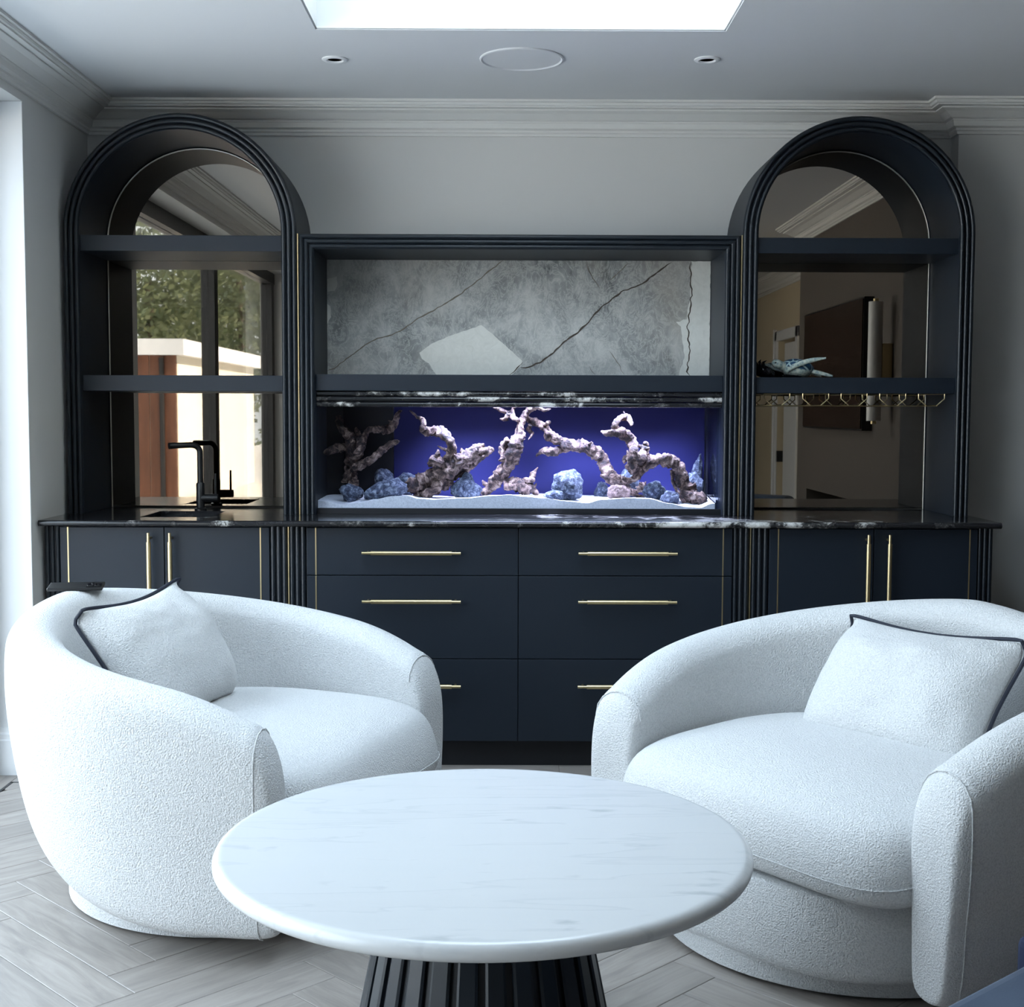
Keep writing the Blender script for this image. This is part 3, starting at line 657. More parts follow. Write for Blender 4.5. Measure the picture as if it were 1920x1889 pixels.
# driftwood
WOOD = {
 'W1': [[(-0.586, 5.24, 0.975, 0.0172), (-0.61, 5.258, 1.038, 0.0173), (-0.618, 5.256, 1.098, 0.0207), (-0.609, 5.237, 1.151, 0.0215), (-0.621, 5.221, 1.211, 0.0193), (-0.652, 5.226, 1.258, 0.015), (-0.665, 5.246, 1.292, 0.0095)], [(-0.611, 5.24, 1.163, 0.0172), (-0.656, 5.253, 1.167, 0.0172), (-0.685, 5.211, 1.16, 0.0163), (-0.715, 5.235, 1.146, 0.0069)], [(-0.611, 5.24, 1.09, 0.0215), (-0.562, 5.224, 1.104, 0.0172), (-0.514, 5.217, 1.135, 0.0137), (-0.476, 5.262, 1.168, 0.013), (-0.445, 5.258, 1.185, 0.0112), (-0.423, 5.214, 1.193, 0.0043)], [(-0.609, 5.24, 1.116, 0.0215), (-0.573, 5.21, 1.164, 0.0171), (-0.560, 5.225, 1.205, 0.0129), (-0.542, 5.24, 1.237, 0.0118), (-0.498, 5.223, 1.241, 0.0146), (-0.467, 5.25, 1.239, 0.0156), (-0.44, 5.25, 1.265, 0.0138), (-0.426, 5.211, 1.301, 0.0094), (-0.413, 5.238, 1.314, 0.0034)], [(-0.573, 5.21, 1.164, 0.014), (-0.581, 5.243, 1.215, 0.0129), (-0.597, 5.269, 1.245, 0.0061)], [(-0.616, 5.24, 1.099, 0.0215), (-0.63, 5.252, 1.047, 0.0129), (-0.654, 5.266, 1.029, 0.0043)]],
 'W2': [[(-0.385, 5.2, 1.029, 0.0213), (-0.356, 5.218, 1.019, 0.0321), (-0.301, 5.216, 1.045, 0.0342), (-0.231, 5.197, 1.081, 0.0363), (-0.163, 5.181, 1.12, 0.0298), (-0.103, 5.186, 1.145, 0.0213), (-0.048, 5.206, 1.162, 0.0094)], [(-0.362, 5.2, 0.977, 0.0085), (-0.331, 5.213, 0.981, 0.015), (-0.285, 5.171, 0.997, 0.0191), (-0.252, 5.195, 1.029, 0.0256), (-0.198, 5.23, 1.071, 0.0258), (-0.142, 5.198, 1.094, 0.0149), (-0.086, 5.171, 1.137, 0.0064)], [(-0.227, 5.2, 1.119, 0.0213), (-0.209, 5.184, 1.166, 0.0179), (-0.226, 5.177, 1.205, 0.0178), (-0.262, 5.222, 1.229, 0.0206), (-0.305, 5.218, 1.236, 0.018), (-0.328, 5.174, 1.243, 0.0127), (-0.32, 5.189, 1.272, 0.0094), (-0.348, 5.229, 1.289, 0.006), (-0.376, 5.203, 1.314, 0.0034)], [(-0.248, 5.2, 1.085, 0.0235), (-0.277, 5.17, 1.12, 0.0233), (-0.3, 5.203, 1.101, 0.0107)], [(-0.155, 5.2, 1.136, 0.0213), (-0.116, 5.183, 1.167, 0.017), (-0.091, 5.227, 1.178, 0.0086)], [(-0.223, 5.2, 1.157, 0.0085), (-0.249, 5.212, 1.165, 0.0051), (-0.269, 5.226, 1.176, 0.0017)]],
 'W3': [[(-0.087, 5.24, 0.98, 0.012), (-0.061, 5.258, 1.009, 0.0207), (-0.027, 5.256, 1.048, 0.0267), (0.012, 5.237, 1.105, 0.0266), (0.037, 5.221, 1.166, 0.0266), (0.054, 5.226, 1.213, 0.0206), (0.057, 5.246, 1.251, 0.0138), (0.07, 5.26, 1.286, 0.0138), (0.091, 5.252, 1.316, 0.0129), (0.118, 5.231, 1.329, 0.0103), (0.152, 5.22, 1.318, 0.0069), (0.178, 5.231, 1.322, 0.0021)], [(-0.001, 5.24, 1.118, 0.0215), (-0.005, 5.253, 1.161, 0.0181), (0.005, 5.211, 1.205, 0.0103)], [(-0.001, 5.24, 1.023, 0.0237), (0.042, 5.224, 1.02, 0.0257), (0.081, 5.217, 1.012, 0.0257), (0.108, 5.262, 1.001, 0.0138), (0.129, 5.258, 0.979, 0.0078)], [(0.06, 5.24, 1.028, 0.0129), (0.098, 5.21, 1.042, 0.0137), (0.111, 5.243, 1.067, 0.0095), (0.129, 5.269, 1.089, 0.0026)], [(0.054, 5.24, 1.273, 0.006), (0.037, 5.223, 1.286, 0.0086), (0.011, 5.267, 1.303, 0.0095), (-0.027, 5.25, 1.32, 0.0069), (-0.048, 5.211, 1.326, 0.0021)], [(0.011, 5.24, 1.303, 0.0086), (-0.001, 5.252, 1.281, 0.0078), (-0.023, 5.266, 1.283, 0.0026)], [(0.033, 5.24, 1.29, 0.006), (0.029, 5.27, 1.324, 0.0069), (0.05, 5.241, 1.331, 0.0026)], [(0.055, 5.24, 1.196, 0.0086), (0.063, 5.26, 1.2, 0.0078), (0.064, 5.215, 1.19, 0.0034)]],
 'W4': [[(0.073, 5.27, 1.294, 0.0087), (0.107, 5.288, 1.273, 0.013), (0.151, 5.286, 1.255, 0.0156), (0.172, 5.267, 1.221, 0.0182), (0.21, 5.251, 1.2, 0.0181), (0.267, 5.256, 1.174, 0.0207), (0.328, 5.276, 1.17, 0.0225), (0.377, 5.29, 1.135, 0.0234), (0.399, 5.282, 1.092, 0.0225), (0.424, 5.261, 1.054, 0.025), (0.457, 5.25, 1.024, 0.0215), (0.493, 5.261, 1.002, 0.013)], [(0.268, 5.27, 1.174, 0.0147), (0.221, 5.283, 1.161, 0.0147), (0.18, 5.241, 1.153, 0.0172), (0.151, 5.265, 1.154, 0.013), (0.124, 5.3, 1.134, 0.0035)], [(0.155, 5.27, 1.256, 0.0104), (0.171, 5.254, 1.269, 0.0069), (0.175, 5.247, 1.275, 0.0022)], [(0.328, 5.27, 1.174, 0.0087), (0.341, 5.24, 1.192, 0.0026)], [(0.433, 5.27, 1.032, 0.0216), (0.397, 5.253, 1.054, 0.0129), (0.383, 5.297, 1.056, 0.0035)], [(0.099, 5.27, 1.26, 0.0095), (0.09, 5.282, 1.238, 0.0087), (0.106, 5.296, 1.225, 0.0061), (0.09, 5.251, 1.2, 0.0017)], [(0.494, 5.27, 0.997, 0.0095), (0.527, 5.3, 0.991, 0.013), (0.546, 5.271, 1.015, 0.013), (0.538, 5.24, 1.029, 0.0052)], [(0.499, 5.27, 0.988, 0.0078), (0.54, 5.29, 0.976, 0.0069), (0.583, 5.245, 0.979, 0.0026)]],
 'W5': [[(0.461, 5.2, 1.053, 0.0077), (0.493, 5.218, 1.043, 0.0128), (0.54, 5.216, 1.082, 0.018), (0.572, 5.197, 1.117, 0.0222), (0.617, 5.181, 1.129, 0.023), (0.66, 5.186, 1.109, 0.0247), (0.693, 5.206, 1.074, 0.0239), (0.708, 5.22, 1.031, 0.0248), (0.729, 5.212, 0.984, 0.0321), (0.761, 5.191, 0.969, 0.0298), (0.785, 5.18, 0.986, 0.017)], [(0.656, 5.2, 1.083, 0.0068), (0.664, 5.213, 1.035, 0.0073), (0.681, 5.171, 0.991, 0.0068), (0.71, 5.195, 0.951, 0.006)], [(0.508, 5.2, 1.07, 0.0154), (0.498, 5.184, 1.113, 0.0264), (0.501, 5.177, 1.16, 0.0187), (0.501, 5.222, 1.193, 0.0197), (0.47, 5.218, 1.223, 0.0197), (0.432, 5.174, 1.234, 0.017), (0.399, 5.189, 1.228, 0.0111), (0.379, 5.229, 1.235, 0.0034)], [(0.43, 5.2, 1.236, 0.0137), (0.427, 5.17, 1.266, 0.0119), (0.451, 5.203, 1.287, 0.0102), (0.479, 5.229, 1.289, 0.0129), (0.492, 5.189, 1.27, 0.0085), (0.491, 5.174, 1.258, 0.0025)], [(0.504, 5.2, 1.121, 0.0248), (0.532, 5.183, 1.135, 0.0204), (0.553, 5.227, 1.168, 0.0172), (0.551, 5.21, 1.192, 0.0068)], [(0.55, 5.2, 1.168, 0.0119), (0.525, 5.212, 1.181, 0.0051)], [(0.499, 5.2, 1.121, 0.0171), (0.476, 5.23, 1.133, 0.0112), (0.467, 5.201, 1.113, 0.0051)], [(0.736, 5.2, 0.994, 0.0111), (0.747, 5.22, 1.018, 0.0086), (0.745, 5.175, 1.033, 0.0025)]],
}
WL = {'W1': 'dim reddish driftwood branch at the dark left end of the aquarium', 'W2': 'thick slanting driftwood log with knotted bark left of the tank centre', 'W3': 'tall upright driftwood branch leaning right in the tank centre', 'W4': 'arching driftwood branch reaching left beside the big round rock', 'W5': 'twisted driftwood with hooked top at the right end of the tank'}
def catmull(pts, n=9):
    P = [Vector(p) for p in pts]; out = []
    for i in range(len(P) - 1):
        p0, p1, p2, p3 = P[max(i - 1, 0)], P[i], P[i + 1], P[min(i + 2, len(P) - 1)]
        for j in range(n):
            u = j / n; out.append(0.5 * (2 * p1 + (p2 - p0) * u + (2 * p0 - 5 * p1 + 4 * p2 - p3) * u * u + (3 * p1 - p0 - 3 * p2 + p3) * u ** 3))
    out.append(P[-1]); return out
def wood_tube(mb, br, seed, seg=14):
    c = catmull([b[:3] for b in br]); rr = [v.x for v in catmull([(b[3], 0, 0) for b in br])]
    rows = []; prev = None
    for i, p in enumerate(c):
        tdir = (c[min(i + 1, len(c) - 1)] - c[max(i - 1, 0)]).normalized()
        a = (prev - tdir * prev.dot(tdir)) if prev is not None else tdir.cross(Vector((0.2, 0.9, 0.3)))
        a.normalize(); prev = a; b = tdir.cross(a); row = []
        r = max(rr[i], 0.0012)
        for j in range(seg):
            an = 2 * PI * j / seg; dv = a * math.cos(an) + b * math.sin(an); q = p + dv * r
            nz = noise.noise(q * 38 + Vector((seed, 0, 0))) * 0.5 + noise.noise(q * 105 + Vector((0, seed, 0))) * 0.46 + 0.16 * math.sin(3 * an + i * 0.25 + seed)
            row.append(p + dv * r * (1.0 + nz))
        rows.append(row)
    mb.grid(rows, closed_u=True, cap0=True, cap1=True)
for kx, (key, brs) in enumerate(WOOD.items()):
    w = thing('driftwood', WL[key], 'driftwood', (brs[0][0][0], brs[0][0][1], brs[0][0][2]), group='driftwood in the aquarium')
    mb = MB(); wood_tube(mb, brs[0], kx + 1.5, 16); part('trunk', mb, 'drift', w, smooth=True, angle=0)
    for n_, br in enumerate(brs[1:]):
        mb = MB(); wood_tube(mb, br, kx * 3 + n_ + 0.7, 12)
        part('branch', mb, 'drift', w, smooth=True, angle=0)
    # knots and splinters along the trunk
    rk = random.Random(kx)
    for s_ in range(9):
        b = rk.choice(brs[rk.randrange(len(brs))][:-1]); p = Vector(b[:3]); r = b[3]
        d = Vector((rk.uniform(-1, 1), rk.uniform(-1, 0.3), rk.uniform(-0.5, 1))).normalized()
        mb = MB(); wood_tube(mb, [(*(p + d * r * 0.4), r * 0.5), (*(p + d * r * 1.15), r * 0.42), (*(p + d * r * (1.5 + rk.random() * 0.6) + Vector((0, 0, 0.3 * r))), r * 0.12)], s_ + kx, 8)
        part('twig', mb, 'drift', w, smooth=True, angle=0)
# rocks
ROCKS = [(-0.463, 5.16, 1.002, 0.085, 0.040, 'long blue lava rock lying at the left of the tank sand', 'rock', -0.35), (-0.155, 5.20, 1.012, 0.056, 0.056, 'pointed pale blue rock under the slanting log', 'rock', 0), (-0.403, 5.335, 1.045, 0.048, 0.048, 'blue rock against the back behind the log', 'rock', 0), (-0.490, 5.33, 1.040, 0.039, 0.050, 'dark blue rock beside the black panel at the back', 'rock', 0), (-0.607, 5.18, 0.992, 0.043, 0.036, 'dim blue rock in the dark left tank corner', 'rock', 0.3), (0.248, 5.17, 1.024, 0.062, 0.062, 'big rounded pale lava rock right of the tank centre', 'rock', -0.2), (0.389, 5.32, 0.992, 0.028, 0.036, 'small dark rock behind the arching branch', 'rock', 0), (0.59, 5.22, 0.999, 0.042, 0.039, 'blue lava rock below the right driftwood loop', 'rock', 0.2), (0.646, 5.15, 0.979, 0.034, 0.027, 'small pale square rock beside the right driftwood', 'rock', 0), (0.758, 5.285, 1.010, 0.040, 0.055, 'blue rock in the right rear tank corner', 'rock', 0), (0.775, 5.345, 1.06, 0.022, 0.092, 'tall thin pointed rock at the right tank wall', 'rock', 0.15), (0.195, 5.145, 0.984, 0.042, 0.022, 'low dark rock in front of the big round rock', 'rock', 0), (0.444, 5.16, 0.998, 0.045, 0.030, 'brown pitted rock in front of the arching branch foot', 'brownrock', 0.1), (0.50, 5.345, 1.02, 0.04, 0.058, 'bluish rock at the back behind the right branches', 'rock', 0)]
for i, (x, yy, z, rx, rz, lab, mt, tilt) in enumerate(ROCKS):
    bm = bmesh.new(); bmesh.ops.create_icosphere(bm, subdivisions=4, radius=1.0)
    ry = min(rx * 0.8, 0.045)
    for v_ in bm.verts:
        d = v_.co.normalized(); s = 1 + 0.30 * noise.noise(d * 1.3 + Vector((i * 7.1, 0, 0))) + 0.13 * noise.noise(d * 3.5 + Vector((0, i * 3.3, 0))) + 0.07 * noise.noise(d * 9 + Vector((0, 0, i)))
        if i in (1, 10): s *= (1.0 - 0.45 * max(0, d.z) * (abs(d.x)))
        p = Vector((d.x * rx * s, d.y * ry * s, d.z * rz * s)); p.rotate(Matrix.Rotation(tilt, 3, 'Y')); v_.co = p
    me = bpy.data.meshes.new('rock'); bm.to_mesh(me); bm.free()
    me.polygons.foreach_set('use_smooth', [True] * len(me.polygons))
    zmin = min(v_.co.z for v_ in me.vertices); zz = min(z, sand_z(x, yy) - zmin - 0.010)
    o = obj('rock', me, mt); o.location = (x, yy, zz); tag(o, lab, 'rock', 'rocks in the aquarium')

# ---------------------------------------------------------------- things on the right shelf
SZ = 1.446
tu = thing('turtle_figurine', 'blue sea turtle figurine with raised flipper on the right shelf', 'figurine', (1.13, 5.20, SZ))
k = NT('turtle_shell', (0.02, 0.06, 0.12, 1), 0.3)
vo = k.n('ShaderNodeTexVoronoi', feature='DISTANCE_TO_EDGE'); vo.inputs['Scale'].default_value = 24; k.l(k.coord((1, 1, 0.8)), vo.inputs['Vector'])
k.color(k.ramp(vo.outputs['Distance'], [(0.0, (0.42, 0.55, 0.56)), (0.055, (0.34, 0.46, 0.48)), (0.085, (0.015, 0.05, 0.10)), (0.5, (0.02, 0.10, 0.20))])); M['shell'] = k.m
k = NT('turtle_skin', (0.30, 0.36, 0.33, 1), 0.45); vo = k.n('ShaderNodeTexVoronoi'); vo.inputs['Scale'].default_value = 90; k.l(k.coord(), vo.inputs['Vector'])
k.color(k.ramp(vo.outputs['Distance'], [(0.1, (0.13, 0.20, 0.22)), (0.5, (0.36, 0.42, 0.38)), (0.8, (0.50, 0.53, 0.46))])); M['skin'] = k.m
def ellipsoid(c, rx, ry, rz, rot=None, fz=None, n=20):
    rows = []
    for i in range(n + 1):
        th = PI * i / n; rows.append([])
        for j in range(2 * n):
            ph = PI * j / n; p = Vector((rx * math.sin(th) * math.cos(ph), ry * math.sin(th) * math.sin(ph), rz * math.cos(th)))
            if fz: p = fz(p)
            if rot: p.rotate(rot)
            rows[-1].append(p + Vector(c))
    return MB().grid(rows, closed_u=True)
RY = lambda a: Matrix.Rotation(a, 3, 'Y')
part('shell', ellipsoid((1.145, 5.20, SZ + 0.040), 0.064, 0.055, 0.036, RY(0.16), lambda p: Vector((p.x, p.y, p.z if p.z > 0 else p.z * 0.6))), 'shell', tu, smooth=True, angle=0)
part('underside', ellipsoid((1.140, 5.195, SZ + 0.031), 0.060, 0.050, 0.030, RY(0.10)), 'skin', tu, smooth=True, angle=0)
hd = part('head', ellipsoid((1.060, 5.172, SZ + 0.054), 0.024, 0.018, 0.018, RY(0.3)), 'skin', tu, smooth=True, angle=0)
sub('eye', ellipsoid((1.050, 5.157, SZ + 0.059), 0.0035, 0.003, 0.0035, n=8), 'blackgloss', hd, smooth=True)
part('neck', MB().tube([(1.068, 5.176, SZ + 0.052), (1.085, 5.185, SZ + 0.045), (1.11, 5.195, SZ + 0.038)], [0.016, 0.019, 0.024], 14), 'skin', tu, smooth=True)
def flipper(name, pts, ws, th):
    rows = []; P = catmull(pts, 6); Wd = [v.x for v in catmull([(w_, 0, 0) for w_ in ws], 6)]
    for p, w_ in zip(P, Wd):
        rows.append([p + Vector((0.35 * w_ * math.cos(a_) , w_ * math.cos(a_) * 0.3, 0)) + Vector((0, 0, max(th, w_ * 0.55) * math.sin(a_))) for a_ in [2 * PI * j / 12 for j in range(12)]])
    return part(name, MB().grid(rows, closed_u=True, cap0=True, cap1=True), 'skin', tu, smooth=True, angle=0)
flipper('flipper', [(1.100, 5.160, SZ + 0.028), (1.118, 5.140, SZ + 0.045), (1.160, 5.130, SZ + 0.062), (1.200, 5.125, SZ + 0.071), (1.236, 5.120, SZ + 0.076)], [0.016, 0.020, 0.018, 0.014, 0.005], 0.004)
flipper('flipper', [(1.10, 5.235, SZ + 0.03), (1.06, 5.27, SZ + 0.045), (1.03, 5.30, SZ + 0.06)], [0.016, 0.018, 0.005], 0.004)
flipper('flipper', [(1.195, 5.18, SZ + 0.028), (1.225, 5.165, SZ + 0.020), (1.255, 5.16, SZ + 0.012), (1.272, 5.155, SZ + 0.008)], [0.014, 0.015, 0.012, 0.005], 0.004)
flipper('flipper', [(1.195, 5.22, SZ + 0.028), (1.225, 5.24, SZ + 0.018), (1.25, 5.25, SZ + 0.010)], [0.012, 0.013, 0.005], 0.004)
part('stand', ellipsoid((1.135, 5.20, SZ + 0.010), 0.050, 0.040, 0.0098, n=12), 'blackgloss', tu, smooth=True)
sh = thing('dark_shell_ornament', 'glossy black spiky shell ornament left of the turtle figurine', 'ornament', (1.008, 5.17, SZ))
def spikef(p):
    return p * (1 + 0.18 * noise.noise(p * 60))
part('body', ellipsoid((1.010, 5.18, SZ + 0.024), 0.042, 0.034, 0.024, RY(0.35), spikef), 'blackgloss', sh, smooth=True, angle=0)
for a_, l_ in ((-0.5, 0.034), (0.1, 0.030), (0.6, 0.026)):
    part('spike', MB().tube([(0.995 + 0.02 * a_, 5.17, SZ + 0.038), (0.985 + 0.03 * a_, 5.165, SZ + 0.048 + l_ * 0.5), (0.988 + 0.045 * a_, 5.16, SZ + 0.042 + l_)], [0.008, 0.005, 0.0008], 8), 'blackgloss', sh, smooth=True)
# stemware rack
rk_ = thing('glass_rack', 'brass wire wine glass rack hung under the right shelf', 'rack', (1.33, 5.15, 1.385))
for xk in (0.895 + 0.10, 1.145, 1.293, 1.442, 1.592):
    xa, xb = xk, xk + 0.100
    for yy in (5.10, 5.35):
        part('hanger', MB().tube([(xa, yy, 1.385), (xa, yy, 1.366), (xa + 0.030, yy, 1.340)], 0.0022, 6).tube([(xb, yy, 1.385), (xb, yy, 1.366), (xb - 0.030, yy, 1.340)], 0.0022, 6).tube([(xa, yy, 1.3835), (xb, yy, 1.3835)], 0.0018, 6), 'brass', rk_, smooth=True)
    for xx in (xa + 0.030, xb - 0.030):
        part('rail', MB().tube([(xx, 5.10, 1.340), (xx, 5.35, 1.340)], 0.0022, 6), 'brass', rk_, smooth=True)
for yy in (5.10, 5.35):
    part('cross_wire', MB().tube([(0.972, yy, 1.3385), (1.665, yy, 1.3385)], 0.0015, 6), 'brass', rk_, smooth=True)

# ================================================================== ARMCHAIRS
T_ = 0.150; R_B = 0.548; ARM_F = 0.305
def chair_path():
    """centre line of the upholstered wall in local coords: +x forward, from the -y arm round the back to the +y arm"""
    pts = []
    n = 9
    for i in range(n): u = i / n; pts.append((ARM_F * (1 - u), -(R_B - 0.040 * (1 - u) ** 1.6)))
    m = 44
    for i in range(m + 1):
        a = -PI / 2 - PI * i / m; pts.append((R_B * math.cos(a) * 1.0, R_B * math.sin(a)))
    for i in range(1, n + 1): u = i / n; pts.append((ARM_F * u, R_B - 0.040 * u ** 1.6))
    return [Vector(p) for p in pts]
def build_chair(label, loc, rz):
    t = thing('swivel_armchair', label, 'armchair', loc, rz, 'white swivel armchairs')
    P = chair_path(); N = len(P)
    S = [0.0]
    for a, b in zip(P, P[1:]): S.append(S[-1] + (b - a).length)
    def top_h(s):
        u = abs(s / S[-1] - 0.5) * 2; return 0.792 - 0.180 * (u ** 1.25) - 0.035 * max(0, (u - 0.80) / 0.20) ** 2
    OUT = ((0.88, 0.078, 0.077), (0.74, 0.075, 0.076), (0.58, 0.065, 0.072), (0.42, 0.050, 0.065), (0.27, 0.032, 0.063), (0.16, 0.012, 0.059), (0.08, -0.012, 0.052), (0.03, -0.038, 0.038), (0.0, -0.074, 0.010))
    def ring(p, tdir, s, k=1.0, drop=0.0, lift=0.0):
        nr = Vector((tdir.y, -tdir.x))
        if nr.dot(p) < 0: nr = -nr
        u = abs(s / S[-1] - 0.5) * 2; w = max(0, min(1, (u - 0.35) / 0.55)); w = w * w * (3 - 2 * w)
        H = top_h(s) - drop; hw = T_ / 2 * k; z0 = 0.098 - 0.048 * w + lift; prof = []
        for f in (0.03, 0.25, 0.5, 0.75):
            prof.append((-(0.058 + 0.014 * f) * k, z0 + (H - 0.075 - z0) * f))
        for j in range(9):
            a = PI * j / 8; prof.append((-hw * math.cos(a), H - 0.070 + 0.070 * math.sin(a)))
        zz = H - 0.070
        for f, ob, oa in OUT:
            o = ob + (oa - ob) * w
            prof.append((o * k if o > 0 else o, z0 + (zz - z0) * f))
        return [Vector((p.x + nr.x * o, p.y + nr.y * o, z)) for o, z in prof]
    rows = []; seam = []
    RF = 0.075
    steps = [(-math.cos(a), a) for a in ()]
    def tdir(i): return (P[min(i + 1, N - 1)] - P[max(i - 1, 0)]).normalized()
    caps = [(math.sin(a), math.cos(a)) for a in [PI / 2 * q / 7 for q in range(7, 0, -1)]]
    for sn, cs in caps:                        # rounded front of the first arm
        k_ = 0.58 + 0.42 * cs ** 0.6; rows.append(ring(P[0] - tdir(0) * RF * sn, tdir(0), 0, k_, 0.17 * (1 - cs), 0.02 * (1 - cs)))
    i0 = len(rows)
    for i in range(N): rows.append(ring(P[i], tdir(i), S[i]))
    i1 = len(rows) - 1
    for sn, cs in caps[::-1]:
        k_ = 0.58 + 0.42 * cs ** 0.6; rows.append(ring(P[-1] + tdir(N - 1) * RF * sn, tdir(N - 1), S[-1], k_, 0.17 * (1 - cs), 0.02 * (1 - cs)))
    mb = MB().grid(rows, closed_u=True, cap0=True, cap1=True)
    shell = obj('upholstered_shell', mb, 'boucle', t, smooth=True, angle=0)
    md = shell.modifiers.new('s', 'SUBSURF'); md.levels = 1; md.render_levels = 2
    for ii in (i0 - 2, i1 + 2):
        r = rows[ii]; cen = sum(r, Vector((0, 0, 0))) / len(r)
        pts = [p + (p - cen).normalized() * 0.0005 for p in r[4:]]
        obj('seam', MB().tube(pts, 0.0016, 6), 'boucle', shell, smooth=True)
    # swivel plinth
    obj('plinth', MB().lathe([(0.462, 0.004), (0.474, 0.010), (0.476, 0.085), (0.476, 0.100), (0.46, 0.112)], 0, 0, 72), 'boucle', t, smooth=True)
    # seat platform under the cushion and the loose seat cushion
    def plan(scale_back, hw, fr, n=64, e=3.2):
        out = []
        for j in range(n):
            a = 2 * PI * j / n; c, s = math.cos(a), math.sin(a)
            if c > 0: x = fr * abs(c) ** (2 / e); yv = hw * math.copysign(abs(s) ** (2 / e), s)
            else: x = -scale_back * abs(c) ** 0.9; yv = hw * math.copysign(abs(s) ** 0.95, s)
            out.append((x, yv))
        return out
    pl = plan(0.47, 0.466, 0.486, e=3.0)
    rows = []
    for z, s_ in ((0.062, 0.985), (0.068, 0.994), (0.085, 1.0), (0.14, 1.0), (0.225, 0.985), (0.243, 0.97), (0.247, 0.94)):
        rows.append([(x * s_, y_ * (s_ if s_ > 0.97 else s_), z) for x, y_ in pl])
    obj('seat_base', MB().grid(rows, closed_u=True, cap0=True, cap1=True), 'boucle', t, smooth=True, angle=0.9)
    pc = plan(0.455, 0.468, 0.448, e=5.5)
    rows = []
    def crown(x, y_): 
        return 0.026 * max(0, 1 - (x / 0.52) ** 2) * max(0, 1 - (y_ / 0.50) ** 2)
    prof = [(0.0, 0.255, 0), (0.55, 0.253, 0), (0.88, 0.252, 0), (0.95, 0.256, 0), (0.982, 0.268, 0), (0.997, 0.292, 0), (1.0, 0.325, 0), (1.0, 0.358, 0.1), (0.992, 0.390, 0.3), (0.972, 0.415, 0.55), (0.94, 0.432, 0.85), (0.88, 0.443, 1), (0.76, 0.449, 1), (0.6, 0.451, 1), (0.4, 0.451, 1), (0.2, 0.451, 1), (0.0, 0.451, 1)]
    for s_, z, cw in prof:
        row = []
        for x, y_ in pc:
            xx, yv = x * s_, y_ * s_
            dz = crown(xx, yv) * cw
            droop = 0.022 * max(0, (xx - 0.12) / 0.30) ** 2   # the front edge sags and swells
            bul = 0.022 * math.exp(-((z - 0.31) / 0.075) ** 2) * (1 if x > 0.3 else 0) * s_
            row.append((xx + bul, yv, z + dz - droop * (0.15 if z < 0.27 else 0.9) - 0.014 * max(0, xx / 0.4) * (abs(yv) / 0.4) ** 2 * (1 if z < 0.36 else 0.5)))
        rows.append(row)
    cu = obj('seat_cushion', MB().grid(rows, closed_u=True), 'boucle', t, smooth=True, angle=0)
    md = cu.modifiers.new('s', 'SUBSURF'); md.levels = 1; md.render_levels = 1
    pts = [(p[0] + 0.002, p[1], p[2]) for p in rows[6] if p[0] > 0.12]
    pts.sort(key=lambda q: math.atan2(q[1], q[0]))
    obj('seam', MB().tube(pts, 0.0016, 6), 'boucle', cu, smooth=True)
    return t
LC = (-0.735, 3.665); RC = (0.882, 3.33)
LA, RA = -math.radians(18.5), math.radians(180 + 38.5)
build_chair('white boucle swivel armchair on the left with a phone on its back', (*LC, 0), LA)
build_chair('white boucle swivel armchair on the right beside the blue sofa', (*RC, 0), RA)

